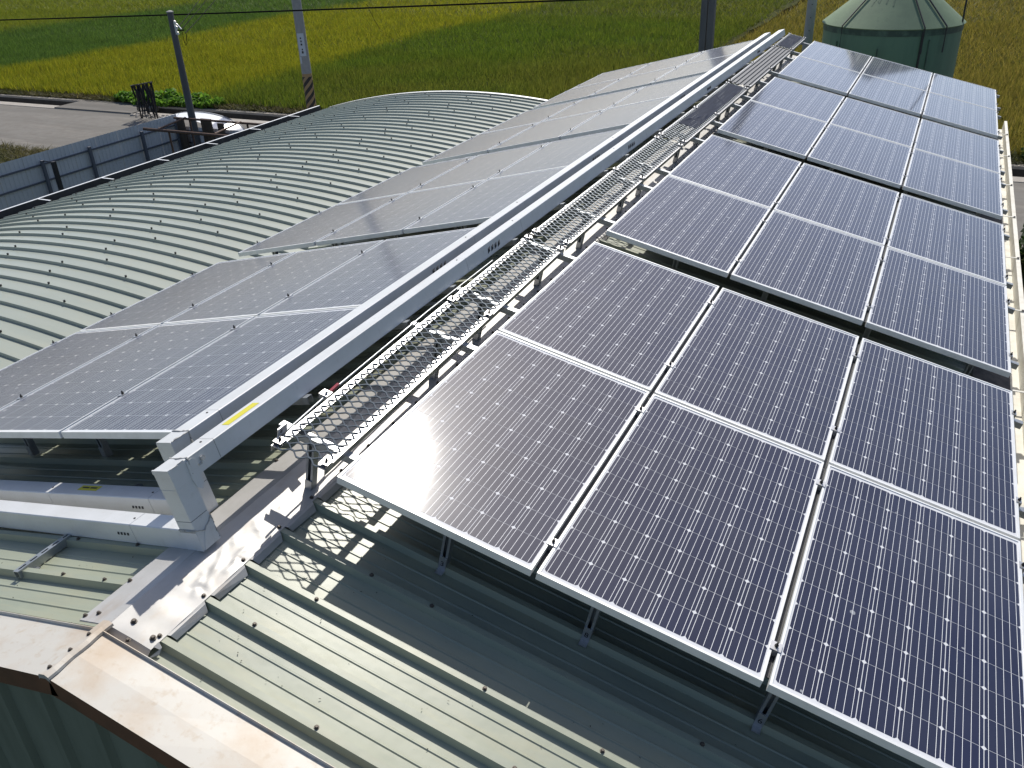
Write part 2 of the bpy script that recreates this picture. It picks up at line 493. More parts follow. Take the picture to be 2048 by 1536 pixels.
def make_verge():
    xs, ys = [], []
    for (y0, y1, x0, x1, n) in ((28.45, 29.4, -60, 14, 9000), (17.0, 20.0, -60, -20.8, 9000), (18.6, 20.0, 3.4, 9.5, 3500)):
        xs.append(rng.uniform(x0, x1, n)); ys.append(rng.uniform(y0, y1, n))
    x, y = np.concatenate(xs), np.concatenate(ys)
    k = in_view(x, y, np.full_like(x, GROUND), 1.15)
    x, y = x[k], y[k]
    dry = np.clip(0.5 + 0.5 * smooth_noise(x, y, 1.0, 8), 0, 1)[:, None]
    lo = np.array([[0.05, 0.06, 0.015]]) * (1 - dry) + np.array([[0.10, 0.085, 0.035]]) * dry
    n = len(x)
    blades('verge_grass', x, y, GROUND - 0.1, rng.uniform(0.2, 0.5, n), 7, np.full(n, 0.018), np.full(n, 0.4), lo, lo * 1.9, M_BLADE)
make_verge()

def leafy_mass(name, cx, cy, rx, ry, h, n, size, c_lo, c_hi, label):
    k = n
    a = rng.uniform(0, 2 * np.pi, k); rr = np.sqrt(rng.uniform(0, 1, k))
    x = cx + rx * rr * np.cos(a); y = cy + ry * rr * np.sin(a)
    top = h * (0.55 + 0.45 * np.cos(rr * 1.4)) * (1 + 0.25 * smooth_noise(x, y, 3.0, 2))
    z = GROUND + top * rng.uniform(0.25, 1.0, k) ** 0.6
    mb_v = np.empty((k, 4, 3), np.float32)
    u = rng.normal(size=(k, 3)); u /= np.linalg.norm(u, axis=1)[:, None]
    w = rng.normal(size=(k, 3)); w[:, 2] = np.abs(w[:, 2]) * 0.5
    w -= u * (u * w).sum(1)[:, None]; w /= np.linalg.norm(w, axis=1)[:, None]
    s = (size * rng.uniform(0.6, 1.3, k))[:, None]
    c = np.stack([x, y, z], 1)
    mb_v[:, 0] = c - u * s; mb_v[:, 1] = c + w * s * 0.7; mb_v[:, 2] = c + u * s; mb_v[:, 3] = c - w * s * 0.7
    me = bpy.data.meshes.new(name)
    me.vertices.add(k * 4); me.loops.add(k * 4); me.polygons.add(k)
    me.vertices.foreach_set('co', mb_v.reshape(-1))
    me.loops.foreach_set('vertex_index', np.arange(k * 4, dtype=np.int32))
    me.polygons.foreach_set('loop_start', np.arange(0, k * 4, 4, dtype=np.int32))
    me.update(calc_edges=True)
    ca = me.color_attributes.new('tint', 'FLOAT_COLOR', 'POINT')
    t = rng.uniform(0, 1, k)[:, None]
    CC = np.ones((k, 4, 4), np.float32); CC[:, :, :3] = (np.array(c_lo) * (1 - t) + np.array(c_hi) * t)[:, None, :]
    ca.data.foreach_set('color', CC.reshape(-1))
    me.materials.append(M_BLADE)
    tag(put(name, me), label, 'weeds')
leafy_mass('weed_patch', -31.0, 28.75, 3.4, 0.75, 0.62, 2600, 0.11, (0.065, 0.16, 0.018), (0.20, 0.37, 0.04), 'bright green broad-leaved weeds on the field edge behind the hung black nets')
leafy_mass('roadside_shrub', 5.6, 19.0, 1.3, 0.9, 1.5, 1500, 0.10, (0.02, 0.05, 0.012), (0.07, 0.13, 0.03), 'dark green shrub on the near roadside beyond the right eave gutter')
leafy_mass('field_edge_shrub', 6.2, 28.9, 1.5, 0.6, 0.9, 1100, 0.10, (0.03, 0.06, 0.012), (0.09, 0.15, 0.03), 'low dark weeds along the ditch beyond the right eave gutter')

# ================================================================= MAIN SHED
PAN_R, RIB_R, PAN_L, RIB_L = -0.390, -0.355, -0.397, -0.361
Y0, Y1 = -1.02, 14.36
X_EAVE, S_EAVE = 3.20, -3.28
shed = thing('roofed_shed', 'long shed with low green ribbed gable roof carrying the solar panels', 'building')

def ridge_point(zr, zl):
    """world x,z where the plane z_a=zr of the right frame meets z_b=zl of the left frame"""
    p, q = RA(0, 0, zr), LA(0, 0, zl)
    t = ((q.x - p.x) * XB.z - (q.z - p.z) * XB.x) / (XA.x * XB.z - XA.z * XB.x)
    return p + XA * t
def rib_profile(y0, y1, phase, pitch, pan, rib, half_base=0.025, half_top=0.015, minor=True):
    pts = [(y0, pan)]
    k = math.ceil((y0 - phase - pitch) / pitch)
    yc = phase + k * pitch
    while yc < y1 + pitch:
        seg = [(yc - half_base, pan), (yc - half_top, rib), (yc + half_top, rib), (yc + half_base, pan)]
        if minor:
            for q in (0.36, 0.66):
                c = yc + pitch * q
                seg += [(c - 0.008, pan), (c - 0.003, pan + 0.0045), (c + 0.003, pan + 0.0045), (c + 0.008, pan)]
        pts += [p for p in seg if y0 + 1e-4 < p[0] < y1 - 1e-4]
        yc += pitch
    pts.append((y1, pan))
    return pts
PHASE_R, PHASE_L, PITCH = 0.13, -0.70, 0.253
rp = ridge_point(PAN_R, PAN_L)
xr = (rp - RA(0, 0, 0)).dot(XA)
sl_ = (rp - OL).dot(XB)
mb = MB()
pf = rib_profile(Y0, Y1, PHASE_R, PITCH, PAN_R, RIB_R)
mb.sheet([[RA(x, y, z) for (y, z) in pf] for x in (xr + 0.02, 0.8, 1.6, 2.4, X_EAVE)])
mb.build('roof_slope', M_ROOF, shed)
mb = MB()
pf = rib_profile(Y0, Y1, PHASE_L, PITCH, PAN_L, RIB_L)
mb.sheet([[LA(x, y, z) for (y, z) in pf] for x in (S_EAVE, -2.4, -1.6, -0.8, sl_ - 0.02)])
mb.build('roof_slope', M_ROOF, shed)

# ridge cap: right flange with dents, left flange, tabs turned down between the ribs
CAPR, CAPL = RIB_R + 0.004, RIB_L + 0.004
fold = ridge_point(CAPR, CAPL)
xf = (fold - RA(0, 0, 0)).dot(XA)
sf = (fold - OL).dot(XB)
X_CAP, S_CAP = -0.200, 0.172
creases = [((-0.335, -0.37), (-0.245, -0.575), 0.006), ((-0.26, -0.30), (-0.235, -0.47), 0.007), ((-0.31, -0.53), (-0.26, -0.64), 0.005),
           ((-0.30, -0.62), (-0.235, -0.60), -0.004), ((-0.33, -0.16), (-0.25, -0.22), 0.004), ((-0.27, -0.42), (-0.21, -0.36), -0.004),
           ((-0.36, -0.27), (-0.30, -0.34), 0.003), ((-0.33, 0.05), (-0.26, -0.06), 0.004)]
def dent(x, y):
    h = 0.0
    for (a, b_, amp) in creases:
        ax, ay, bx, by = *a, *b_
        dx, dy = bx - ax, by - ay
        t = max(0, min(1, ((x - ax) * dx + (y - ay) * dy) / (dx * dx + dy * dy)))
        wob = 0.008 * math.sin(t * 7 + ax * 40)
        d2 = (x - ax - dx * t - wob) ** 2 + (y - ay - dy * t + wob) ** 2
        h += amp * math.exp(-d2 / (2 * 0.0085 ** 2)) * math.sin(math.pi * (0.12 + 0.76 * t))
    edge = max(0.0, min(1.0, (x - xf) / 0.05))
    h += edge * 0.0011 * (math.sin(x * 31 + y * 9) + math.sin(y * 17 - x * 13) + 0.6 * math.sin(y * 41 + 2))
    return h
CAP_Y0 = -0.950
mb = MB()
ny = 150
ys = [CAP_Y0 + (0.75 - CAP_Y0) * i / ny for i in range(ny + 1)] + [0.9 + 0.25 * i for i in range(55)]
ys = [y for y in ys if y < Y1 - 0.02] + [Y1 - 0.02]
xs = [xf + (X_CAP - xf) * i / 22 for i in range(23)]
rows = [[RA(x, y, CAPR + (dent(x, y) if y < 1 else 0.002 * math.sin(y * 9 + x * 20))) for x in xs] for y in ys]
mb.sheet(rows)
mb.sheet([[RA(x, CAP_Y0, CAPR + dent(x, CAP_Y0)) for x in xs], [RA(x, CAP_Y0 - 0.016, CAPR - 0.020) for x in xs], [RA(x, CAP_Y0 - 0.040, CAPR - 0.027) for x in xs]])     # turned-down front end
mb.sheet([[LA(sf + (S_CAP - sf) * i / 6, y, CAPL + 0.001 * math.sin(y * 11 + i)) for i in range(7)] for y in ys[::3] + [ys[-1]]])
mb.sheet([[LA(S_CAP, y, CAPL) for y in (ys[0], ys[-1])], [LA(S_CAP - 0.004, y, CAPL - 0.012) for y in (ys[0], ys[-1])]])
mb.sheet([[LA(sf + (S_CAP - sf) * i / 6, CAP_Y0, CAPL) for i in range(7)], [LA(sf + (S_CAP - sf) * i / 6, CAP_Y0 - 0.014, CAPL - 0.018) for i in range(7)], [LA(sf + (S_CAP - sf) * i / 6, CAP_Y0 - 0.040, CAPL - 0.024) for i in range(7)]])
mb.build('ridge_cap', M_CAP, shed, smooth=50)
ridge_screws = []
k = -4
while PHASE_R + k * PITCH < Y1 - 0.3:
    yc = PHASE_R + k * PITCH
    ya, yb = yc + 0.026, yc + PITCH - 0.026
    cw = 0.012
    t = MB()
    o = 0.006 * random.uniform(-1, 1)
    t.sheet([[RA(X_CAP - 0.002, ya - 0.008, CAPR + dent(X_CAP, ya)), RA(X_CAP - 0.002, yb + 0.008, CAPR + dent(X_CAP, yb))],
             [RA(X_CAP + 0.012, ya, CAPR - 0.004), RA(X_CAP + 0.012, yb, CAPR - 0.005)],
             [RA(X_CAP + 0.034 + o, ya + cw, PAN_R + 0.010), RA(X_CAP + 0.034 - o, yb - cw, PAN_R + 0.009)]])
    if yb < Y1 - 0.05:
        t.build('cap_tab', M_CAP, shed)
    ridge_screws.append(RA(X_CAP - 0.02, yc, CAPR + dent(X_CAP - 0.02, yc)))
    k += 1
t = MB()
t.sheet([[RA(X_CAP - 0.002, -0.935, CAPR), RA(X_CAP - 0.002, -0.905, CAPR)], [RA(X_CAP + 0.02, -0.925, CAPR - 0.012), RA(X_CAP + 0.02, -0.912, CAPR - 0.012)],
         [RA(X_CAP + 0.008, -0.985, PAN_R + 0.02), RA(X_CAP + 0.028, -0.935, PAN_R + 0.012)]])
t.build('cap_tab', M_CAP, shed)

def screw_mesh(r=0.010, h=0.012):
    s = MB()
    s.lathe([(0.0001, 0.0), (r * 1.55, 0.0), (r * 1.5, 0.003), (r, 0.0035), (r, h), (r * 0.8, h + 0.002), (0.0001, h + 0.002)], 8)
    return s.mesh('screw', M_SCREW, 40)
ME_SCREW = screw_mesh()
def screw(p, rot, parent, sc=1.0):
    o = put('screw', ME_SCREW, parent, p, rot); o.scale = (sc * 0.72,) * 3; return o
for p in ridge_screws: screw(p, ROT_R, shed)
for (x, y) in ((-0.352, -0.885), (-0.232, -0.905)): screw(RA(x, y, CAPR + 0.002), ROT_R, shed, 1.25)
for (s, y) in ((0.178, -0.925), (0.235, -0.90), (0.165, -0.985), (0.25, -0.985), (0.185, -0.69), (0.18, -0.19), (0.18, 0.32)): screw(LA(s, y, CAPL + 0.001), ROT_L, shed)
# screws standing on the bare ribs near the gable and a few farther up
for (x, k) in ((0.05, -3), (0.62, -1), (0.55, -4), (1.02, -2), (1.28, -3), (0.18, -2), (1.55, -2), (0.3, -1), (1.9, -1), (0.95, -4), (1.65, -4), (2.3, -2), (2.0, -3)):
    screw(RA(x, PHASE_R + k * PITCH, RIB_R), ROT_R, shed)
for (s, k) in ((-0.28, 0), (0.02, 0), (-0.95, 0), (-0.5, 1), (-0.05, 1), (-0.6, -1), (-1.3, 1)):
    screw(LA(s, PHASE_L + k * PITCH, RIB_L), ROT_L, shed)

# verge flashing, its lap joint, fascia and gable wall
VY0, VY1, VZ = -1.250, -0.992, 0.008
vf = ridge_point(RIB_R + VZ, RIB_L + VZ)
vx = (vf - RA(0, 0, 0)).dot(XA); vs = (vf - OL).dot(XB)
FH = 0.095
def verge(fr, x0, x1, z):
    m = MB()
    n = 14
    rows = []
    for i in range(n + 1):
        x = x0 + (x1 - x0) * i / n
        w = 0.0012 * math.sin(i * 2.3)
        rows.append([fr(x, VY0, z), fr(x, -1.12, z + 0.002 + w), fr(x, VY1 - 0.004, z), fr(x, VY1, z + 0.013), fr(x, VY1 + 0.004, z + 0.011), fr(x, VY1 + 0.003, z - 0.034)])
    m.sheet(rows)
    return m
verge(RA, vx, X_EAVE + 0.05, RIB_R + VZ).build('verge_flashing', M_VERGE, shed)
verge(LA, S_EAVE - 0.05, vs, RIB_L + VZ).build('verge_flashing', M_VERGE, shed)
m = MB(); m.sheet([[RA(x, VY0 - 0.001, RIB_R + VZ), RA(x, VY0 - 0.001, RIB_R + VZ - FH), RA(x, VY0 + 0.03, RIB_R + VZ - FH)] for x in (vx + 0.018, X_EAVE + 0.05)])
m.build('fascia', M_FASCIA, shed)
m = MB(); m.sheet([[LA(x, VY0 - 0.001, RIB_L + VZ), LA(x, VY0 - 0.001, RIB_L + VZ - FH), LA(x, VY0 + 0.03, RIB_L + VZ - FH)] for x in (S_EAVE - 0.05, vs + 0.016)])
m.build('fascia', M_FASCIA, shed)
m = MB()                                       # raised lap over the joint of the two verge pieces
prf = [(-0.036, 0.001), (-0.030, 0.011), (0.004, 0.014), (0.022, 0.010), (0.026, 0.001)]
rows = []
for i in range(9):
    y = VY0 - 0.003 + (VY1 + 0.05 - VY0) * i / 8
    w = 0.002 * math.sin(i * 1.7)
    rows.append([vf + Vector((dx + w, y, dz - abs(dx) * math.tan(A) + 0.003)) for (dx, dz) in prf])
m.sheet(rows)
m.sheet([rows[0], [p + Vector((0, -0.001, -0.02)) for p in rows[0]]])
m.build('verge_joint', M_VERGE, shed)
for y in (-1.215, -1.12, -1.03): screw(vf + Vector((-0.012, y, 0.012)), (0, 0, 0), shed, 0.9)
screw(RA(vx + 0.12, -0.965, RIB_R + 0.006), ROT_R, shed)
m = MB()
wy = -1.205
n = 74
zs = []
for i in range(n):
    xg = -4.15 + i * 0.1
    ph = (i % 3)
    zs.append((xg, wy - (0.0 if ph else 0.035)))
top = []
bot = []
for i in range(n):
    xg = -4.15 + i * 0.0975
    k3 = i % 3
    for (dx, dy) in ((0, 0.0),) if k3 else ((-0.02, 0.0), (-0.008, -0.030), (0.03, -0.030), (0.042, 0.0)):
        xx = xg + dx
        zt = min(RA(0, 0, PAN_R).z - (xx - RA(0, 0, PAN_R).x) * math.tan(A), LA(0, 0, PAN_L).z + (xx - LA(0, 0, PAN_L).x) * math.tan(B)) - 0.012
        top.append((xx, wy + dy, zt)); bot.append((xx, wy + dy, GROUND))
m.sheet([top, bot])
m.build('gable_wall', M_WALL, shed)
m = MB()
e = RA(X_EAVE - 0.06, 0, PAN_R - 0.03); f_ = LA(S_EAVE + 0.08, 0, PAN_L - 0.03)
m.quad((e.x, wy, e.z), (e.x, Y1 - 0.15, e.z), (e.x, Y1 - 0.15, GROUND), (e.x, wy, GROUND))
m.build('side_wall', M_WALL, shed)
m = MB()
m.quad((f_.x, wy, f_.z), (f_.x, Y1 - 0.15, f_.z), (f_.x, Y1 - 0.15, GROUND), (f_.x, wy, GROUND))
m.build('side_wall', M_WALL, shed)
m = MB()
m.v = [(e.x, Y1 - 0.15, GROUND), (e.x, Y1 - 0.15, e.z), (rp.x, Y1 - 0.15, rp.z - 0.02), (f_.x, Y1 - 0.15, f_.z), (f_.x, Y1 - 0.15, GROUND)]
m.f = [(0, 1, 2, 3, 4)]
m.build('gable_wall', M_WALL, shed)
# rusty eave strip and box gutter with straps
m = MB(); m.box(X_EAVE - 0.28, X_EAVE - 0.002, 0, 14.3, RIB_R + 0.002, RIB_R + 0.007)
m.build('eave_flashing', M_RUSTROOF, shed, loc=RA(0, 0, 0), rot=ROT_R)
gx, gz = RA(X_EAVE, 0, PAN_R).x, RA(X_EAVE, 0, PAN_R).z
m = MB()
G = [(gx + 0.005, gz - 0.02), (gx + 0.005, gz - 0.13), (gx + 0.115, gz - 0.13), (gx + 0.125, gz + 0.005), (gx + 0.165, gz + 0.006), (gx + 0.163, gz - 0.004),
     (gx + 0.132, gz - 0.005), (gx + 0.122, gz - 0.138), (gx - 0.003, gz - 0.138), (gx - 0.003, gz - 0.02)]
m.prism(G, 0.2, 13.75, 'y')
gut = m.build('gutter', M_GUTTER, shed)
for y in (1.2, 2.6, 4.15, 5.75, 7.15, 8.55, 9.9, 11.4, 12.75):
    m = MB(); m.box(-0.01, 0.150, y - 0.012, y + 0.012, 0.0, 0.004)
    m.build('gutter_strap', M_GUTTER, gut, loc=(gx, 0, gz + 0.012))
    m = MB(); m.tube([(gx + 0.145, y, gz + 0.008), (gx + 0.145, y, gz + 0.022)], 0.011, 6)
    m.build('gutter_bolt', M_BOLT, gut)

# ================================================================= SOLAR PANELS
PW, PL, GX, GY = 0.992, 1.650, 0.0255, 0.0226
PITCH_BLOCK = 3.595
m = MB()
lip, dep = 0.011, 0.040
m.box(0, lip, 0, PL, -dep, 0).box(PW - lip, PW, 0, PL, -dep, 0)
m.box(lip, PW - lip, 0, lip, -dep, 0).box(lip, PW - lip, PL - lip, PL, -dep, 0)
ME_PFRAME = m.mesh('panel_frame', M_FRAME)
m = MB(); m.box(lip, PW - lip, lip, PL - lip, -0.012, -0.0040)
ME_BACK = m.mesh('backsheet', M_BACK)
ME_BACK.materials.append(mat('panel_underside', (0.12, 0.12, 0.12), 0.7))  # underside darkened to cut bounce light under the panels; the backsheet itself is white
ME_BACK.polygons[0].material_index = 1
CS, CPX, CPY, CH = 0.07820, 0.1595, 0.1587, 0.0095
octo = [(-CS + CH, -CS), (CS - CH, -CS), (CS, -CS + CH), (CS, CS - CH), (CS - CH, CS), (-CS + CH, CS), (-CS, CS - CH), (-CS, -CS + CH)]
def cell_mesh(name, centres, material=None):
    me = bpy.data.meshes.new(name)
    v, f = [], []
    for (cx, cy) in centres:
        n = len(v)
        v += [(cx + x, cy + y, 0) for (x, y) in octo]
        f.append(tuple(range(n, n + 8)))
    me.from_pydata(v, [], f)
    u = me.uv_layers.new(name='UVMap')
    for i in range(len(v)): u.data[i].uv = octo[i % 8]
    me.materials.append(material or M_CELL)
    return me
ME_CELL = cell_mesh('solar_cell', [(0, 0)])
CENT = [(PW / 2 + (i - 2.5) * CPX, PL / 2 + (j - 4.5) * CPY) for j in range(10) for i in range(6)]
ME_GRID = {'right': cell_mesh('cell_grid', CENT), 'left': cell_mesh('cell_grid', CENT, M_CELL_DUSTY)}
ME_CELLS = {'right': ME_CELL, 'left': cell_mesh('solar_cell', [(0, 0)], M_CELL_DUSTY)}

BLK = ['nearest', 'second', 'third', 'farthest']
def solar_panel(side, b, r, c):
    y = b * PITCH_BLOCK + r * (PL + GY)
    if side == 'right':
        loc, rot = RA(c * (PW + GX), y, 0), ROT_R
        where = ['beside the mesh walkway', 'in the middle column', 'along the eave gutter'][c]
    else:
        loc, rot = LA(-(c + 1) * PW - c * 0.024, y, 0), ROT_L
        where = ['beside the white ducts', 'in the middle column', 'along the curved roof'][c]
    row = 'near row' if r == 0 else 'far row'
    if side == 'right' and b == 0 and r == 0 and c == 0:
        lab = 'solar panel with the blinding sun glare, nearest corner of the right slope beside the walkway'
    else:
        lab = f'solar panel, {side} slope, {BLK[b]} block, {row}, {where}'
    t = thing('solar_panel', lab, 'solar panel', loc, rot, f'solar panels on the {side} roof slope')
    put('frame', ME_PFRAME, t)
    put('backsheet', ME_BACK, t)
    if b < 3:
        for (x, y_) in CENT: put('solar_cell', ME_CELLS[side], t, (x, y_, -0.0035))
    else:
        stuff(put('cell_grid', ME_GRID[side], t, (0, 0, -0.0035)))
for side in ('right', 'left'):
    for b in range(4):
        for r in range(2):
            for c in range(3): solar_panel(side, b, r, c)

# ---------------------------------------------------------------- mounting frames
RAILS = {('right', 0): (0.205, 1.448, 2.023, 3.023), ('right', 1): (3.886, 4.903, 5.457, 6.751), ('right', 2): (7.594, 8.602, 9.156, 10.197), ('right', 3): (11.005, 12.312, 12.923, 13.931),
         ('left', 0): (0.452, 1.429, 2.014, 2.975), ('left', 1): (3.90, 4.95, 5.55, 6.65), ('left', 2): (7.55, 8.60, 9.15, 10.15), ('left', 3): (11.05, 12.2, 12.85, 13.85)}
RT, RB = -0.0415, -0.083
def u_profile(w, h, t):                        # channel open downwards, (y,z) about its centre, top at 0
    a = w / 2
    return [(-a, -h), (-a, 0), (a, 0), (a, -h), (a - t, -h), (a - t, -t), (-a + t, -t), (-a + t, -h)]
def rail_mesh(x0, x1):
    m = MB(); m.prism(u_profile(0.041, RT - RB, 0.003), x0, x1, 'x')
    return m.mesh('rail', M_GALV)
ME_RAIL = {'right': rail_mesh(-0.47, 3.105), 'left': rail_mesh(-3.09, 0.44)}
m = MB(); m.box(-0.024, 0.024, -0.024, 0.024, 0.0, 0.0035); m.box(-0.0105, 0.0105, -0.024, 0.024, -0.035, 0.0)
ME_CLAMP = m.mesh('clamp', M_ALU)
m = MB(); m.box(-0.012, 0.014, -0.024, 0.024, 0.0, 0.0035); m.box(0.0135, 0.0165, -0.024, 0.024, -0.038, 0.0032)
ME_ECLAMP = m.mesh('end_clamp', M_ALU)
m = MB(); m.lathe([(0.0001, 0), (0.0085, 0), (0.0085, 0.008), (0.007, 0.010), (0.0045, 0.0102), (0.0045, 0.020), (0.0001, 0.020)], 6)
ME_BOLT = m.mesh('bolt', M_BOLT)
def post_mesh(h):                              # slotted strut post, slot to the front, foot bracket
    m = MB()
    m.prism([(-0.0205, 0.0205), (-0.0205, -0.0205), (-0.008, -0.0205), (-0.008, -0.0175), (-0.0175, -0.0175), (-0.0175, 0.0175), (0.0175, 0.0175), (0.0175, -0.0175),
             (0.008, -0.0175), (0.008, -0.0205), (0.0205, -0.0205), (0.0205, 0.0205)], 0, h, 'z')
    return m.mesh('post', M_GALV)
ME_POST = post_mesh(RB - RIB_R + 0.02)
m = MB(); m.box(-0.019, 0.019, -0.0275, -0.0215, -0.026, 0.062); m.box(-0.019, 0.019, -0.0585, -0.0275, -0.026, -0.021)
ME_FOOT = m.mesh('foot_bracket', M_ALU)
def numeral(ch, parent, loc, rot, size, material=M_INK):
    cu = bpy.data.curves.new('numeral', 'FONT')
    cu.body = ch; cu.size = size; cu.align_x = 'CENTER'; cu.align_y = 'CENTER'; cu.extrude = 0.0004
    o = bpy.data.objects.new('numeral', cu)
    col.objects.link(o)
    bpy.context.view_layer.update()
    me = bpy.data.meshes.new_from_object(o)
    bpy.data.objects.remove(o)
    me.materials.clear(); me.materials.append(material)
    return put('numeral', me, parent, loc, rot)
def nearest_rib(y, phase): return phase + round((y - phase) / PITCH) * PITCH
for side in ('right', 'left'):
    for b in range(4):
        ys_ = RAILS[(side, b)]
        sgn = 1 if side == 'right' else -1
        t = thing('mounting_frame', f'metal rails and posts holding up the {BLK[b]} block of panels on the {side} slope', 'panel rack',
                  (0, 0, 0) if side == 'right' else OL, ROT_R if side == 'right' else ROT_L, 'racks under the solar panels')
        wg, gap = (PW + GX, GX) if side == 'right' else (PW + 0.024, 0.024)
        phase, rib = (PHASE_R, RIB_R) if side == 'right' else (PHASE_L, RIB_L)
        for i, y in enumerate(ys_):
            put('rail', ME_RAIL[side], t, (0, y, RT))
            px_ = (0.54, 1.285, 2.09, 2.84) if side == 'right' else (0.54, 1.27, 2.02, 2.80)
            extra = ((-0.272,) if side == 'right' else ())
            for q, x in enumerate(px_ + extra):
                yp = nearest_rib(y - 0.06, phase) if not (b == 0 and i == 0) else (0.135 if side == 'right' else 0.36)
                if x < 0: yp = y - 0.01
                p = put('post', ME_POST, t, (sgn * x if x > 0 else x, yp, rib - 0.012))
                f = put('foot_bracket', ME_FOOT, p, (0, 0, 0.012))
                if side == 'right' and b == 0 and i == 0 and q < 3:
                    numeral('386'[q], p, (0, -0.0278, 0.030), (R(90), 0, 0), 0.042)
            for c in (1, 2):
                x = sgn * (c * wg - gap / 2)
                k_ = put('clamp', ME_CLAMP, t, (x, y, 0.0012))
                put('bolt', ME_BOLT, k_, (0, 0, 0.0035))
            xe = sgn * (2 * wg + PW)
            k_ = put('end_clamp', ME_ECLAMP, t, (xe, y, 0.0012), None if sgn > 0 else (0, 0, math.pi))
            put('bolt', ME_BOLT, k_, (0.003, 0, 0.0035))

# black rubber strips filling the joints between the right-hand panel columns
for b in range(4):
    par = [o for o in bpy.data.objects if o.name.startswith('mounting_frame')][b]
    for c in (1, 2):
        x = c * (PW + GX) - GX / 2
        m = MB(); m.box(x - GX / 2 + 0.002, x + GX / 2 - 0.002, b * PITCH_BLOCK + 0.06, b * PITCH_BLOCK + 2 * PL + GY - 0.06, -0.036, -0.031)
        m.build('gap_strip', M_BLACK, par)

# ================================================================= MESH WALKWAY
def walkway_section(y0, y1, xc0, xc1, clips, ribbed, label):
    w = 0.150                                   # half width
    Lg = y1 - y0
    yaw = -math.atan2(xc1 - xc0, Lg)
    t = thing('walkway_section', label, 'walkway', RA(xc0, y0, 0), (0, 0, 0), 'sections of the ridge walkway')
    mm = Matrix.Rotation(A, 3, 'Y') @ Matrix.Rotation(yaw, 3, 'Z')
    t.rotation_euler = mm.to_euler()
    zt = -0.006
    for sgn in (-1, 1):
        m = MB()
        pr_ = [(sgn * w, zt), (sgn * (w - 0.042), zt), (sgn * (w - 0.042), zt - 0.003), (sgn * (w - 0.003), zt - 0.003), (sgn * (w - 0.003), zt - 0.0350), (sgn * w, zt - 0.0350)]
        if sgn > 0: pr_ = pr_[::-1]
        m.prism(pr_, 0.004, Lg - 0.004, 'y')
        m.build('side_channel', M_CHAN, t)
    if ribbed:
        m = MB()
        n = 5
        pr_ = []
        for i in range(n):
            c = -w + 0.012 + (2 * w - 0.024) * (i + 0.5) / n
            hw = (2 * w - 0.024) / n / 2
            pr_ += [(c - hw, zt + 0.002), (c - hw * 0.5, zt + 0.002), (c - hw * 0.25, zt + 0.017), (c + hw * 0.25, zt + 0.017), (c + hw * 0.5, zt + 0.002)]
        pr_.append((w - 0.012, zt + 0.002))
        m.sheet([[(x, y, z) for (x, z) in pr_] for y in (0.01, Lg * 0.25, Lg * 0.5, Lg * 0.75, Lg - 0.01)])
        m.build('ribbed_plank', M_PLANK, t)
    else:
        a, b_ = 0.0967, 0.0600
        m = MB()
        nj = int(Lg / (b_ / 2))
        ni = 6
        hw, hh = 0.0035, 0.0036
        for j in range(nj):
            yj = (j + 0.5) * b_ / 2
            pts = []
            for i in range(ni + 1):
                x = -w + 0.005 + i * (2 * w - 0.010) / ni
                s = 1 if (i + j) % 2 == 0 else -1
                y = yj + s * (b_ / 4 - 0.0022)
                e_ = 0.008
                if i > 0: pts.append((x - e_, y, zt + 0.0045 + s * 0.0022))
                if i < ni: pts.append((x + e_, y, zt + 0.0045 + s * 0.0022))
            n0 = len(m.v)
            for (x, y, z) in pts:
                m.v += [(x, y - hw, z - hh), (x, y + hw, z - hh * 0.4), (x, y + hw, z + hh), (x, y - hw, z + hh * 0.4)]
            for i in range(len(pts) - 1):
                for k in range(4):
                    p, q = n0 + i * 4 + k, n0 + i * 4 + (k + 1) % 4
                    m.f.append((p, q, q + 4, p + 4))
        m.build('mesh_deck', M_DECK, t)
    for y in clips:
        for sgn in (-1, 1):
            m = MB(); m.box(-0.022, 0.022, -0.026, 0.026, 0.0, 0.004); m.box(sgn * 0.0195 - 0.002, sgn * 0.0195 + 0.002, -0.02, 0.02, -0.04, 0.0)
            k_ = m.build('clip', M_ALU, t, loc=(sgn * (w - 0.020), y - y0, zt + 0.0125))
            put('bolt', ME_BOLT, k_, (0, 0, 0.004))
    return t
w1 = walkway_section(0.0, 3.05, -0.222, -0.284, (0.045, 1.79, 3.00), False, 'open mesh walkway section nearest the gable, ending above the bent ridge cap')
walkway_section(3.085, 6.28, -0.284, -0.290, (3.14, 4.95, 6.22), False, 'open mesh walkway section second from the gable, between ducts and panels')
walkway_section(6.315, 9.43, -0.290, -0.292, (6.37, 7.76, 9.37), False, 'dark mesh walkway section third from the gable, under the added sky-coloured sheet')
walkway_section(9.47, 12.72, -0.295, -0.302, (9.53, 11.0, 12.66), True, 'ribbed plank walkway section between two mesh ones')
walkway_section(12.76, 14.2, -0.308, -0.312, (12.82, 14.14), False, 'short dark mesh walkway section at the far end of the ridge')
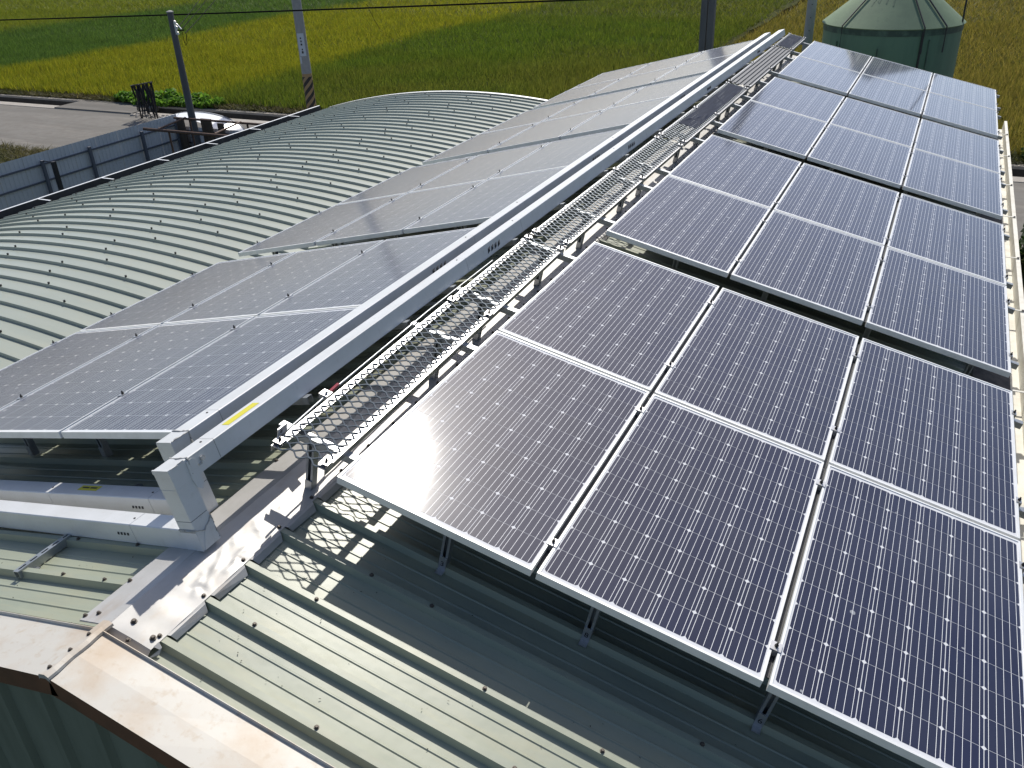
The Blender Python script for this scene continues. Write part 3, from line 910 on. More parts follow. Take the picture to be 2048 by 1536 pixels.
# creased blue sheet added over the mesh; its colour stands in for reflected sky
m = MB()
def film(y0, y1, xm, seed):  # rows of an added sheet that stands in for reflected sky
    r = random.Random(seed)
    folds = [(r.uniform(-0.12, 0.12), r.uniform(y0, y1), r.uniform(0, 3.1), r.uniform(0.05, 0.16)) for _ in range(9)]
    out = []
    n = int((y1 - y0) / 0.03)
    for i in range(n + 1):
        y = y0 + (y1 - y0) * i / n
        row = []
        for j in range(25):
            x = (j - 12) * 0.0087
            h = 0.001 * math.sin(y * 5 + x * 20)
            for (fx, fy, fa, fl) in folds:
                u, v = (x - fx) * math.cos(fa) + (y - fy) * math.sin(fa), -(x - fx) * math.sin(fa) + (y - fy) * math.cos(fa)
                h += 0.007 * math.exp(-(u / fl) ** 2 - (v / 0.012) ** 2)
            row.append(RA(xm + x, y, 0.0045 + h))
        out.append(row)
    return out
rows = film(6.95, 9.36, -0.291, 4)
m.sheet(rows)
M_SKYSHEET = mat('sky_sheet', (0.017, 0.023, 0.042), 0.6, 0.0, spec=0.03, noise=((90, 4, 90), (0.034, 0.045, 0.075), 0.7))
tag(m.build('sky_sheet', M_SKYSHEET, smooth=60), 'crumpled dark blue sheet added for sky reflection on the third walkway section', 'plastic sheet')  # not real plastic; added sheet standing in for reflected sky
m = MB(); m.sheet(film(12.84, 14.1, -0.310, 6))  # second added sheet, again coloured as sky reflected in the mesh
tag(m.build('sky_sheet', M_SKYSHEET, smooth=60), 'flat dark blue sheet added for sky reflection on the farthest walkway section', 'plastic sheet')  # not real plastic; added sheet standing in for reflected sky
# end bracket, clamp with red tape and a thin cable beside the walkway
m = MB(); m.box(-0.005, 0.0, -0.035, 0.035, -0.03, 0.055)
k_ = m.build('end_plate', M_ALU, w1, loc=(-0.156, 0.10, -0.01))
m = MB(); m.tube([(0, -0.01, 0.03), (-0.02, -0.01, 0.03)], 0.011, 6); m.build('bolt', M_BOLT, k_)
t = thing('loose_cable', 'thin grey cable along the walkway edge with red tape', 'cable', RA(-0.40, 0.12, -0.03), ROT_R)
m = MB(); m.tube([(0, 0, 0), (-0.02, 0.4, 0.005), (-0.035, 0.8, 0.0), (-0.055, 1.5, 0.003), (-0.065, 2.4, 0.0)], 0.006, 6); m.build('cable', M_GALV, t, smooth=60)
m = MB(); m.tube([(-0.022, 0.42, 0.006), (-0.028, 0.50, 0.006)], 0.010, 8); m.build('tape', M_RED, t)
m = MB(); m.box(-0.05, 0.0, 0.36, 0.41, -0.012, 0.018); m.tube([(-0.02, 0.385, 0.018), (-0.02, 0.385, 0.034)], 0.009, 6); m.build('cable_clamp', M_ALU, t)

# ================================================================= WHITE CABLE DUCTS
def seam(parent, x0, x1, y0, y1, z0, z1):
    m = MB(); m.box(x0, x1, y0, y1, z0, z1); return m.build('seam', M_SEAM, parent)
def long_duct(s0, s1, yend, label, seams, louvres, stick_y):
    t = thing('cable_duct', label, 'cable duct', OL, ROT_L, 'white cable ducts along the ridge')
    zt, zb = 0.060, -0.040
    cuts = [yend] + seams + [14.22]
    for a_, b_ in zip(cuts[:-1], cuts[1:]):
        m = MB()
        h = 0.0015
        c = 0.004
        m.prism([(s0, zb), (s0, zt - c), (s0 + c, zt), (s1 - c, zt), (s1, zt - c), (s1, zb)], a_ + h, b_ - h, 'y')
        m.build('duct_section', M_DUCT, t)
    for y in seams:
        seam(t, s0 + 0.002, s1 - 0.002, y - 0.0013, y + 0.0013, zb + 0.002, zt - 0.003)
        m = MB(); m.lathe([(0.0001, 0), (0.006, 0), (0.005, 0.003), (0.0001, 0.004)], 8); m.build('screw', M_BOLT, t, loc=((s0 + s1) / 2, y - 0.03, zt))
    for yl in louvres:
        for i in range(4):
            m = MB()
            y = yl + (i - 1.5) * 0.052
            zc = 0.004 - 0.001 * i
            m.v = [(s1 + 0.0006, y - 0.022, zc - 0.020), (s1 + 0.0006, y + 0.014, zc - 0.012), (s1 + 0.0006, y + 0.027, zc + 0.022), (s1 + 0.0006, y - 0.006, zc + 0.014), (s1 + 0.010, y + 0.004, zc + 0.001)]
            m.f = [(0, 1, 4), (1, 2, 4), (2, 3, 4), (3, 0, 4)]
            m.build('louvre', M_SEAM, t)
    if stick_y:
        m = MB(); m.box(s0 + 0.030, s0 + 0.076, stick_y[0], stick_y[1], zt + 0.0006, zt + 0.0012); st = m.build('sticker', M_STICK, t)
    return t
dA = long_duct(0.303, 0.405, -0.447, 'white cable duct along the ridge, nearer the walkway, with a yellow sticker', [-0.165, 2.28, 3.16, 5.45, 6.25, 8.55, 9.35, 11.7, 12.5], [2.68, 5.76, 8.85, 11.95], (-0.035, 0.185))
dB = long_duct(0.056, 0.160, -0.206, 'white cable duct along the ridge, squeezed between the panels and the outer duct', [0.12, 2.85, 3.75, 6.1, 6.9, 9.2, 10.0, 12.3], [2.30, 5.4, 8.5], None)
# risers: square legs at the near ends
def riser(parent, s0, s1, y0, y1, zb, seam_z):
    m = MB(); c = 0.003
    prf_ = [(s0, y0 + c), (s0 + c, y0), (s1 - c, y0), (s1, y0 + c), (s1, y1), (s0, y1)]
    m.prism(prf_, seam_z + 0.0015, -0.0405, 'z'); m.build('riser', M_DUCT, parent)
    m = MB(); m.prism(prf_, zb, seam_z - 0.0015, 'z'); m.build('riser', M_DUCT, parent)
    seam(parent, s0 + 0.002, s1 - 0.002, y0 + 0.002, y1 - 0.002, seam_z - 0.0014, seam_z + 0.0014)
riser(dA, 0.3035, 0.4045, -0.4465, -0.3445, -0.358, -0.205)
riser(dB, 0.0565, 0.1595, -0.2055, -0.1035, -0.358, -0.205)
m = MB()                                        # sealant smears, patch plate and pipe stub at the upper elbow
for (ya, yb, za, zb_) in ((-0.325, -0.318, -0.105, 0.052),):
    m.box(0.4055, 0.4075, ya, yb, za, zb_)
m.v += []
m.build('sealant', M_SEAL, dA)
m = MB(); m.prism([(-0.352, -0.040), (-0.345, -0.085), (-0.325, -0.105), (-0.305, -0.085), (-0.300, 0.035), (-0.318, 0.048), (-0.348, 0.046)], 0.4056, 0.4105, 'x'); m.build('patch_plate', M_DUCT, dA)
m = MB(); m.tube([LA(0, 0, 0) * 0 + Vector((0.405, -0.262, 0.018)), Vector((0.418, -0.262, 0.020))], 0.012, 8); m.box(0.405, 0.412, -0.292, -0.272, -0.004, 0.004); m.build('sealant', M_SEAL, dA)
m = MB(); m.box(0.302, 0.4065, -0.4485, -0.440, 0.040, 0.0612); m.build('end_lip', M_DUCT, dA)
m = MB(); m.box(0.3029, 0.4055, -0.449, -0.4468, -0.2625, -0.2455); m.build('sealant', M_SEAL, dA)
m = MB(); m.box(0.405, 0.409, -0.2875, -0.2475, -0.24, -0.215); m.box(0.4050, 0.4075, -0.30, -0.24, -0.28, -0.24)
# beads of grey caulk along the cut corners of the ducts
rr_ = random.Random(31)
def caulk(pts, parent, r=0.0045, n=9):
    m = MB()
    pts = [Vector(p) for p in pts]
    for a_, b_ in zip(pts[:-1], pts[1:]):
        k = max(2, int((b_ - a_).length / 0.012))
        P = [a_.lerp(b_, i / k) + Vector((rr_.uniform(-1, 1), rr_.uniform(-1, 1), rr_.uniform(-1, 1))) * 0.0022 for i in range(k + 1)]
        m.tube(P, [r * rr_.uniform(0.5, 1.35) for _ in P], 6)
    m.build('caulk', M_SEAL, parent, smooth=60)
caulk([(0.303, -0.338, 0.060), (0.35, -0.345, 0.0605), (0.405, -0.335, 0.060), (0.4055, -0.336, 0.02), (0.4055, -0.343, -0.04)], dA)
caulk([(0.405, -0.447, 0.058), (0.404, -0.35, 0.059)], dA, 0.0025)
caulk([(0.302, -0.4475, -0.248), (0.34, -0.4475, -0.252), (0.405, -0.4475, -0.25)], dA, 0.005)
caulk([(0.4055, -0.447, -0.25), (0.4065, -0.40, -0.275), (0.4065, -0.36, -0.25), (0.4065, -0.343, -0.235), (0.4065, -0.343, -0.35)], dA, 0.004)
caulk([(0.056, -0.095, 0.0605), (0.11, -0.10, 0.0605), (0.160, -0.09, 0.060), (0.1605, -0.095, 0.0), (0.1605, -0.10, -0.04)], dB, 0.005)
caulk([(0.160, -0.20, 0.059), (0.160, -0.09, 0.059)], dB, 0.004)
# lower ducts down the left slope
def slope_duct(y0, y1, z0, z1, s_right, yaw, label, seams, louv, sticker):
    t = thing('slope_duct', label, 'cable duct', LA(s_right, (y0 + y1) / 2, z0), (0, 0, 0), 'white ducts running down the left slope')
    t.rotation_euler = (Matrix.Rotation(-B, 3, 'Y') @ Matrix.Rotation(yaw, 3, 'Z')).to_euler()
    hw, H = (y1 - y0) / 2, z1 - z0
    cuts = [-3.3] + sorted(s - s_right for s in seams) + [0.0]
    c = 0.004
    for a_, b_ in zip(cuts[:-1], cuts[1:]):
        m = MB(); m.prism([(-hw, 0), (-hw, H - c), (-hw + c, H), (hw - c, H), (hw, H - c), (hw, 0)], a_ + 0.0014, b_ - 0.0014, 'x'); m.build('duct_section', M_DUCT, t)
    for s in cuts[1:-1]:
        seam(t, s - 0.0013, s + 0.0013, -hw + 0.002, hw - 0.002, 0.002, H - 0.003)
        m = MB(); m.lathe([(0.0001, 0), (0.006, 0), (0.005, 0.003), (0.0001, 0.004)], 8); m.build('screw', M_BOLT, t, loc=(s - 0.02, 0.0, H))
    for s in louv:
        for i in range(4):
            m = MB(); x = s - s_right + (i - 1.5) * 0.024; zc = H * 0.47
            m.v = [(x - 0.009, -hw - 0.0006, zc - 0.008), (x + 0.006, -hw - 0.0006, zc - 0.008), (x + 0.011, -hw - 0.0006, zc + 0.008), (x - 0.004, -hw - 0.0006, zc + 0.008), (x + 0.002, -hw - 0.006, zc)]
            m.f = [(0, 1, 4), (1, 2, 4), (2, 3, 4), (3, 0, 4)]
            m.build('louvre', M_SEAM, t)
    if sticker:
        m = MB(); m.box(sticker[0] - s_right, sticker[1] - s_right, -0.012, 0.032, H + 0.0006, H + 0.0012); st = m.build('sticker', M_STICK, t)
        m = MB(); m.box(sticker[0] - s_right + 0.02, sticker[0] - s_right + 0.075, 0.006, 0.018, H + 0.0014, H + 0.0018)
        m.box(sticker[0] - s_right + 0.085, sticker[1] - s_right - 0.02, 0.006, 0.018, H + 0.0014, H + 0.0018); m.build('print', M_INK, st)
    return t
slope_duct(-0.445, -0.343, -0.359, -0.252, 0.3028, R(-1.2), 'white duct down the left slope, nearer the gable, on slotted struts', [-0.055, -2.4], [-0.135], None)
slope_duct(-0.2245, -0.121, -0.359, -0.250, 0.0560, 0.0, 'white duct down the left slope with a yellow sticker on its lid', [-0.165, -0.985, -2.6], [-0.275], (-0.78, -0.62))
# elbow foot under the outer riser
m = MB(); m.box(0.3030, 0.4062, -0.4486, -0.4470, -0.3595, -0.25); m.build('elbow_plate', M_DUCT, dA)
m = MB()
m.v = [(0.4052, -0.43, -0.357), (0.4052, -0.345, -0.357), (0.4052, -0.345, -0.20), (0.4058, -0.355, -0.215)]; m.f = [(0, 1, 2)]
m = MB(); m.prism([(-0.440, -0.3585), (-0.342, -0.3585), (-0.342, -0.235), (-0.36, -0.25), (-0.40, -0.275)], 0.4050, 0.4075, 'x'); m.build('elbow_plate', M_DUCT, dA)
# slotted struts lying under the lower ducts
def strut(s, label):
    t = thing('slotted_strut', label, 'metal strut', LA(s, -0.75, RIB_L), ROT_L, 'slotted struts under the lower ducts')
    m = MB()
    w, h = 0.0205, 0.0405
    Lg = 0.78
    m.box(-w, -w + 0.003, 0, Lg, 0.0012, h); m.box(w - 0.003, w, 0, Lg, 0.0012, h)
    ycur = 0.0
    for i in range(12):                         # top web with real slots
        ys0 = 0.018 + i * 0.064
        m.box(-w + 0.003, w - 0.003, ycur, ys0, h - 0.003, h)
        m.box(-w + 0.003, -0.0065, ys0, ys0 + 0.040, h - 0.003, h); m.box(0.0065, w - 0.003, ys0, ys0 + 0.040, h - 0.003, h)
        ycur = ys0 + 0.040
    m.box(-w + 0.003, w - 0.003, ycur, Lg, h - 0.003, h)
    m.build('channel', M_GALV, t)
    m = MB(); m.box(w, w + 0.03, 0.05, 0.09, 0.0012, 0.005); m.build('foot_bracket', M_GALV, t)
    for o in t.children: o.scale = (1, 1, 1)
    return t
# the lower ducts stand 2 mm above the rib tops, so the strut is let in beside them
s1 = strut(-0.60, 'slotted metal strut sticking out from under the lower duct on the left slope')
s1.location = LA(-0.60, -0.735, RIB_L - 0.030)

# ================================================================= VAULTED BUILDING
VXC, VZC, VR, VY_0, VP = -6.63657191, -15.51628653, 14.40118328, 2.07461683, 0.2525
vault = thing('vaulted_building', 'low building with green curved ribbed roof left of the panels', 'building')
T0, T1, VN = R(-15.2), R(9.4), 30
def VA(t, y, h): return (VXC + (VR + h) * math.sin(t), y, VZC + (VR + h) * math.cos(t))
m = MB()
prof = []
for k in range(-16, 48):
    yc = VY_0 + k * VP
    if yc > 13.93: break
    prof += [(yc - 0.021, -0.031), (yc - 0.014, 0.0), (yc + 0.014, 0.0), (yc + 0.026, -0.031)]
prof.append((13.98, -0.031))
m.sheet([[VA(T0 + (T1 - T0) * i / VN, y, h) for (y, h) in prof] for i in range(VN + 1)])
m.build('curved_roof', M_VAULT, vault, smooth=25)
m = MB()                                        # roof screws, too small to pick apart one by one
rngp = random.Random(3)
for k in range(-6, 47):
    yc = VY_0 + k * VP
    rows_ = {0: (-13.4, -9.6, -6.6, -3.3, 0.4, 4.2), 1: (-11.4, -4.2, 2.0), 2: (-7.6, 0.9)}[k % 3]
    for td in rows_:
        p = Vector(VA(R(td + rngp.uniform(-0.15, 0.15)), yc, 0.0))
        m.tube([p, p + Vector((0, 0, 0.020))], 0.0115, 6)
m.build('roof_screws', M_BOLT, vault)['kind'] = 'stuff'
m = MB()
m.sheet([[VA(T0 + (T1 - T0) * i / VN, 13.981, 0.004) for i in range(VN + 1)], [VA(T0 + (T1 - T0) * i / VN, 13.981, -0.09) for i in range(VN + 1)]])
m.sheet([[VA(T0 + (T1 - T0) * i / VN, 13.90, 0.004) for i in range(VN + 1)], [VA(T0 + (T1 - T0) * i / VN, 13.981, 0.005) for i in range(VN + 1)]])
m.build('verge_trim', M_FRAME, vault)
e0, e1 = VA(T0, 0, -0.06), VA(T1, 0, -0.06)
m = MB(); m.quad((e0[0] + 0.15, -2, e0[2]), (e0[0] + 0.15, 13.9, e0[2]), (e0[0] + 0.15, 13.9, GROUND), (e0[0] + 0.15, -2, GROUND)); m.build('side_wall', M_WALL, vault)
m = MB()
arc = [VA(T0 + (T1 - T0) * i / VN, 13.9, -0.05) for i in range(VN + 1)]
m.v = [(arc[0][0] + 0.15, 13.9, GROUND)] + arc + [(arc[-1][0], 13.9, GROUND)]; m.f = [tuple(range(len(m.v)))]
m.build('end_wall', M_WALL, vault)
gxl, gzl = e0[0], e0[2] + 0.075
m = MB()
m.prism([(gxl + 0.02, gzl - 0.03), (gxl + 0.02, gzl - 0.16), (gxl - 0.25, gzl - 0.16), (gxl - 0.262, gzl + 0.005), (gxl - 0.300, gzl + 0.005), (gxl - 0.298, gzl - 0.004), (gxl - 0.270, gzl - 0.005),
         (gxl - 0.258, gzl - 0.168), (gxl + 0.028, gzl - 0.168), (gxl + 0.028, gzl - 0.03)], -2.0, 13.95, 'y')
gl = m.build('gutter', M_GUTDARK, vault)
m = MB(); m.box(gxl - 0.302, gxl - 0.262, -2.0, 13.95, gzl + 0.0055, gzl + 0.010); m.build('gutter_rim', M_FRAME, gl)
for i in range(9):
    y = 6.42 + (i - 3) * 1.28
    m = MB(); m.box(gxl - 0.29, gxl + 0.02, y - 0.015, y + 0.015, gzl + 0.006, gzl + 0.011); m.build('gutter_strap', M_FRAME, gl)

# ================================================================= SILO
silo = thing('feed_silo', 'round green steel silo with cone roof behind the far end of the right panels', 'silo', (0.965, 18.2, GROUND))
SR, SH = 1.335, 5.36
m = MB(); m.lathe([(SR, 0.0), (SR, SH - 0.13)], 64); m.build('body', M_SILO, silo, smooth=40)
m = MB(); m.lathe([(SR + 0.012, SH - 0.13), (SR + 0.014, SH - 0.012), (SR, SH - 0.01)], 64); m.build('rim_band', M_SILODARK, silo, smooth=40)
m = MB(); m.lathe([(SR + 0.035, SH - 0.012), (SR + 0.045, SH + 0.004), (SR - 0.25, SH + 0.245), (0.28, SH + 0.90), (0.27, SH + 0.97), (0.0001, SH + 1.02)], 64); m.build('cone_roof', M_SILOTOP, silo, smooth=40)
for a_ in (-128, -61, -41):
    ca, sa = math.cos(R(a_)), math.sin(R(a_))
    m = MB(); m.tube([(ca * 0.30, sa * 0.30, SH + 0.92), (ca * (SR + 0.055), sa * (SR + 0.055), SH + 0.03), (ca * (SR + 0.055), sa * (SR + 0.055), SH - 0.45)], 0.014, 6); m.build('stay_rod', M_BLACK, silo)
    if a_ != -41:
        a2 = a_ + 4
        m = MB(); m.tube([(math.cos(R(a2)) * 0.30, math.sin(R(a2)) * 0.30, SH + 0.915), (ca * (SR + 0.06), sa * (SR + 0.06), SH + 0.03)], 0.009, 6); m.build('stay_rod', M_BLACK, silo)
for (a_, z1) in ((-134, SH - 0.28), (-95, SH - 0.35), (-61, SH - 0.05), (-54, SH - 0.2)):
    ca, sa = math.cos(R(a_)), math.sin(R(a_))
    m = MB(); m.tube([(ca * (SR + 0.012), sa * (SR + 0.012), 0.05), (ca * (SR + 0.012), sa * (SR + 0.012), z1)], 0.012 if a_ != -61 else 0.02, 6); m.build('seam_rib', M_SILODARK if a_ != -61 else M_BLACK, silo)
m = MB(); m.tube([(SR * math.cos(R(-12)), SR * math.sin(R(-12)), SH + 0.02), (SR * math.cos(R(-12)) * 0.99, SR * math.sin(R(-12)) * 0.99, SH + 1.2)], 0.018, 6); m.build('vent_pipe', M_BLACK, silo)
# stains running down the cone, real wear with a shape of its own
m = MB()
rr_ = random.Random(5)
for i in range(16):
    a_ = R(-101 + rr_.uniform(-1, 1) * 14); w_ = R(rr_.uniform(0.3, 1.0)); r1 = rr_.uniform(0.85, 1.36)
    def cp(ang, r, up=0.004): return (r * math.cos(ang), r * math.sin(ang), SH + 0.245 + (SR - 0.25 - r) * (0.655 / (SR - 0.53)) + up if r < SR - 0.25 else SH + 0.004 + (SR + 0.045 - r) * (0.241 / 0.295) + up)
    m.v += []
    m.quad(cp(a_ - w_ * 2, 0.30), cp(a_ + w_ * 2, 0.30), cp(a_ + w_ * 1.2, 0.7 * r1), cp(a_ - w_ * 0.9, 0.7 * r1))
m.build('stain', mat('silo_stain', (0.125, 0.18, 0.12), 0.7, spec=0.2, noise=(14, (0.17, 0.235, 0.145), 0.9)), silo)

# ================================================================= POLES, WIRES
def pole(name, label, cat, x, y, z0, z1, r0, r1, material, n=20):
    t = thing(name, label, cat, (x, y, z0))
    m = MB(); m.tube([(0, 0, 0), (0, 0, z1 - z0)], [r0, r1], n); m.build('shaft', material, t, smooth=40)
    return t
def at(px, py, y):                              # where the sight line of a pixel meets the plane Y=y (used once, to place far things)
    d = Vector(((px - 1024) / 1730.77, (py - 768) / 1730.77, 1.0))
    w_ = Vector([sum(RW[r][c] * d[r] for r in range(3)) for c in range(3)])
    return CAM + w_ * ((y - CAM.y) / w_.y)

p2 = pole('utility_pole', 'grey concrete utility pole with yellow and black hazard stripes', 'utility pole', -21.25, 27.0, GROUND - 0.2, 5.0, 0.205, 0.160, M_CONC)
zs0 = 0.75
m = MB(); m.tube([(0, 0, 0.2), (0, 0, 2.32)], [0.2062, 0.2012], 24, cap=False); m.build('stripe_ground', M_POLEY, p2, smooth=40)
m = MB()
for k in range(7):                              # helical black stripes, 3 mm proud
    rows = []
    for i in range(13):
        a_ = R(-200 + 220 * i / 12)
        z = 0.12 + k * 0.33 + i * 0.066
        rows.append((a_, z))
    P = []
    for (a_, z) in rows:
        z = min(max(z, 0.2), 2.2); zb = min(max(z + 0.17, 0.2), 2.2)
        P.append([(0.2085 * math.cos(a_), 0.2085 * math.sin(a_), z), (0.2085 * math.cos(a_), 0.2085 * math.sin(a_), zb)])
    for q in range(len(P) - 1):
        if P[q][1][2] - P[q][0][2] > 0.005 or P[q + 1][1][2] - P[q + 1][0][2] > 0.005:
            m.quad(P[q][0], P[q + 1][0], P[q + 1][1], P[q][1])
m.build('black_stripe', M_CONCY, p2)
def wrap_plate(a0, a1, z0, z1, r, parent, name, material):
    m = MB(); m.sheet([[(r * math.cos(R(a0 + (a1 - a0) * i / 8)), r * math.sin(R(a0 + (a1 - a0) * i / 8)), z) for i in range(9)] for z in (z0, z1)])
    return m.build(name, material, parent)
nt_ = wrap_plate(-105, -25, 3.00, 3.85, 0.203, p2, 'notice', M_LABEL)
m = MB()
for (a_, z, h, w_) in ((-62, 3.1, 0.09, 10), (-62, 3.22, 0.06, 7), (-64, 3.4, 0.07, 9), (-64, 3.52, 0.07, 7), (-65, 3.64, 0.06, 8)):
    m.sheet([[(0.2045 * math.cos(R(a_ + (i - 1) * w_)), 0.2045 * math.sin(R(a_ + (i - 1) * w_)), zz) for i in range(3)] for zz in (z, z + h)])
m.build('notice_print', M_INK, nt_)
wrap_plate(-110, -85, 2.72, 2.98, 0.2035, p2, 'notice', M_LABEL)

p1 = pole('service_pole', 'dark thin service pole with insulator bracket by the white fence', 'utility pole', -19.10, 18.3, GROUND - 0.2, -0.155, 0.135, 0.088, M_DARKPOLE)
zt = -0.155 - (GROUND - 0.2)
m = MB(); m.lathe([(0.105, zt - 0.01), (0.105, zt + 0.02), (0.0001, zt + 0.06)], 16); m.build('pole_cap', M_CONC, p1)
m = MB(); m.box(0.08, 0.12, -0.03, 0.03, zt - 0.62, zt - 0.28); m.tube([(0.12, 0, zt - 0.30), (0.2, 0, zt - 0.34), (0.32, 0, zt - 0.47)], 0.018, 6); m.build('bracket', M_FRAME, p1)
for (dx, dz) in ((0.13, -0.27), (0.16, -0.42), (0.16, -0.58)):
    m = MB(); m.lathe([(0.0001, -0.05), (0.035, -0.05), (0.045, -0.02), (0.03, 0.0), (0.042, 0.025), (0.0001, 0.05)], 12); m.build('insulator', M_PORC, p1, loc=(dx, -0.02, zt + dz), smooth=50)
m = MB()
m.tube([(0.18, 0, zt - 0.5), (0.30, 0, zt - 0.52), (0.42, 0, zt - 0.49)], 0.016, 6)
m.tube([(0.34, 0, zt - 0.55), (0.33, 0, zt - 0.78), (0.37, 0, zt - 0.93), (0.44, 0, zt - 0.85), (0.47, 0, zt - 0.6)], 0.010, 6)
m.build('wire_loop', M_CABLE, p1, smooth=60)
t = thing('steel_column', 'pair of dark steel columns behind the far end of the left panels', 'steel column', (-3.08, 19.0, GROUND))
for dx in (-0.085, 0.085):
    m = MB(); m.box(dx - 0.072, dx + 0.072, -0.08, 0.08, 0.0, 9.3); m.build('column', M_DARKPOLE, t)
t = pole('round_post', 'grey round post with bolt holes at the far end of the walkway', 'post', -0.80, 19.1, GROUND, 3.8, 0.105, 0.10, M_CONC)
for z in np.arange(1.0, 9.0, 0.27):
    m = MB(); m.tube([(0.02, -0.099, z), (0.02, -0.107, z)], 0.012, 8); m.build('bolt_hole', M_BLACK, t)

def wire(name, pts, r, label, sag=0.0, n=14):
    a_, b_ = Vector(pts[0]), Vector(pts[1])
    P = [a_.lerp(b_, i / n) - Vector((0, 0, sag * 4 * (i / n) * (1 - i / n))) for i in range(n + 1)]
    m = MB(); m.tube(P, r, 6)
    return tag(m.build(name, M_CABLE, smooth=60), label, 'cable')
c0, c1 = at(-260, 47, 23.5), at(1500, -14, 23.5)
wire('overhead_cable', (c0, c1), 0.028, 'thick black overhead cable crossing in front of the striped utility pole', 0.06, 24)
pt = Vector((-19.10, 18.3, -0.155))
for i, ((px, py), (dx, dz)) in enumerate((((405, -10), (0.20, -0.42)), ((420, -10), (0.28, -0.50)), ((440, -12), (0.44, -0.58)))):
    wire('service_wire', (pt + Vector((dx, 0, dz)), at(px, py, 33.0)), 0.012, ['uppermost thin wire leaving the bracket of the dark service pole', 'middle thin wire leaving the bracket of the dark service pole', 'lowest thin wire leaving the bracket of the dark service pole'][i], 0.03)
wire('drop_wire', (at(733, 8, 23.5), at(760, 58, 27.5)), 0.008, 'thin wire hanging from the thick overhead cable over the yellow field', 0.05)

# ================================================================= FENCE, FRAME, SHED BY THE ROAD
def fence_run(p0, p1, h, posts, label, inward, rails=(0.45, 0.95, 1.42, 1.88)):
    p0, p1 = Vector(p0), Vector(p1)
    d = p1 - p0; Lg = d.length; yaw = math.atan2(d.y, d.x)
    t = thing('sheet_fence', label, 'fence', p0, (0, 0, yaw), 'white sheet metal fences by the road')
    n = max(1, round(Lg / 0.82))
    for i in range(n):
        m = MB(); a_, b_ = Lg * i / n + 0.002, Lg * (i + 1) / n - 0.002
        k = 6; pf_ = []
        for q in range(k):
            x = a_ + (b_ - a_) * q / k; s_ = (b_ - a_) / k
            pf_ += [(x, 0), (x + s_ * 0.45, 0), (x + s_ * 0.5, 0.012), (x + s_ * 0.95, 0.012)]
        pf_.append((b_, 0))
        m.sheet([[(x, y, z) for (x, y) in pf_] for z in (0.03, h)])
        m.build('sheet', M_FENCE, t)
    for z in rails:
        m = MB(); m.box(0, Lg, inward * 0.014 if inward > 0 else inward * 0.044, inward * 0.044 if inward > 0 else inward * 0.002 - 0.0, z - 0.022, z + 0.022); m.build('rail', M_FRAIL, t)
    for x in posts:
        m = MB(); y0_, y1_ = sorted((inward * 0.046, inward * 0.125)); m.box(x - 0.04, x + 0.04, y0_, y1_, 0, h - 0.2); m.build('post', M_FRAIL, t)
    return t
FH_ = 2.2
fence_run((-20.35, 4.0, GROUND), (-20.35, 18.86, GROUND), FH_, (1.6, 3.6, 5.6, 7.6, 9.59, 11.22, 13.24, 14.7), 'long white sheet fence with dark posts beyond the curved roof gutter', -1)
fence_run((-20.25, 18.90, GROUND), (-11.5, 18.90, GROUND), 1.81, (0.5, 2.6, 4.9), 'short white sheet fence turning the corner beside the rusty pipe frame', -1, (0.4, 0.85, 1.3, 1.68))
t = thing('gate_post', 'black post in front of the white fence, wired to it', 'post', (-19.75, 13.55, GROUND))
m = MB(); m.box(-0.05, 0.05, -0.05, 0.05, 0, 2.02); m.build('post', M_BLACK, t)
m = MB(); m.tube([(0, 0, 2.0), (-0.52, 0.06, 1.98)], 0.010, 6); m.build('tie_wire', M_CABLE, t)
# timber leaves standing at the corner
for i, (x, y, w_, h, lab) in enumerate(((-20.05, 18.74, 0.30, 2.12, 'old dark timber board leaning in the fence corner, left of the pole'),
                                        (-18.95, 18.74, 0.42, 2.16, 'broad dark timber board leaning by the corner fence, right of the pole'),
                                        (-18.35, 18.72, 0.22, 2.06, 'narrow dark timber board leaning on the short white fence'))):
    m = MB(); m.box(-w_ / 2, w_ / 2, -0.03, 0.03, 0, h)
    tag(m.build('timber_board', M_TIMBER, loc=(x, y, GROUND), rot=(R(1.0), 0, R(4 * i - 4))), lab, 'board', 'old boards in the fence corner')
t = thing('pipe_frame', 'rusty open pipe frame standing inside the fence corner', 'pipe frame', (0, 0, 0))
zp = -3.2
for (a_, b_, r_) in (((-19.3, 16.5, zp), (-14.6, 16.45, zp), 0.045), ((-19.55, 18.0, zp), (-14.8, 18.0, zp), 0.035), ((-18.7, 16.5, zp + 0.03), (-19.08, 18.0, zp + 0.03), 0.03), ((-16.52, 16.5, zp + 0.03), (-16.86, 18.0, zp + 0.03), 0.03)):
    m = MB(); m.tube([a_, b_], r_, 8); m.build('pipe', M_RUST, t)
for (x, y) in ((-18.3, 16.5), (-16.1, 16.48), (-18.9, 17.98), (-16.6, 17.98)):
    m = MB(); m.tube([(x, y, GROUND), (x, y, zp)], 0.03, 8); m.build('leg', M_RUST, t)
t = thing('bucket', 'small white bucket at the foot of the fence corner boards', 'bucket', (-18.6, 17.6, GROUND + 0.0))
m = MB(); m.lathe([(0.0001, 0.0), (0.15, 0.0), (0.19, 0.36), (0.18, 0.36), (0.14, 0.03), (0.0001, 0.03)], 20); m.build('pail', M_WHITE, t, smooth=40)
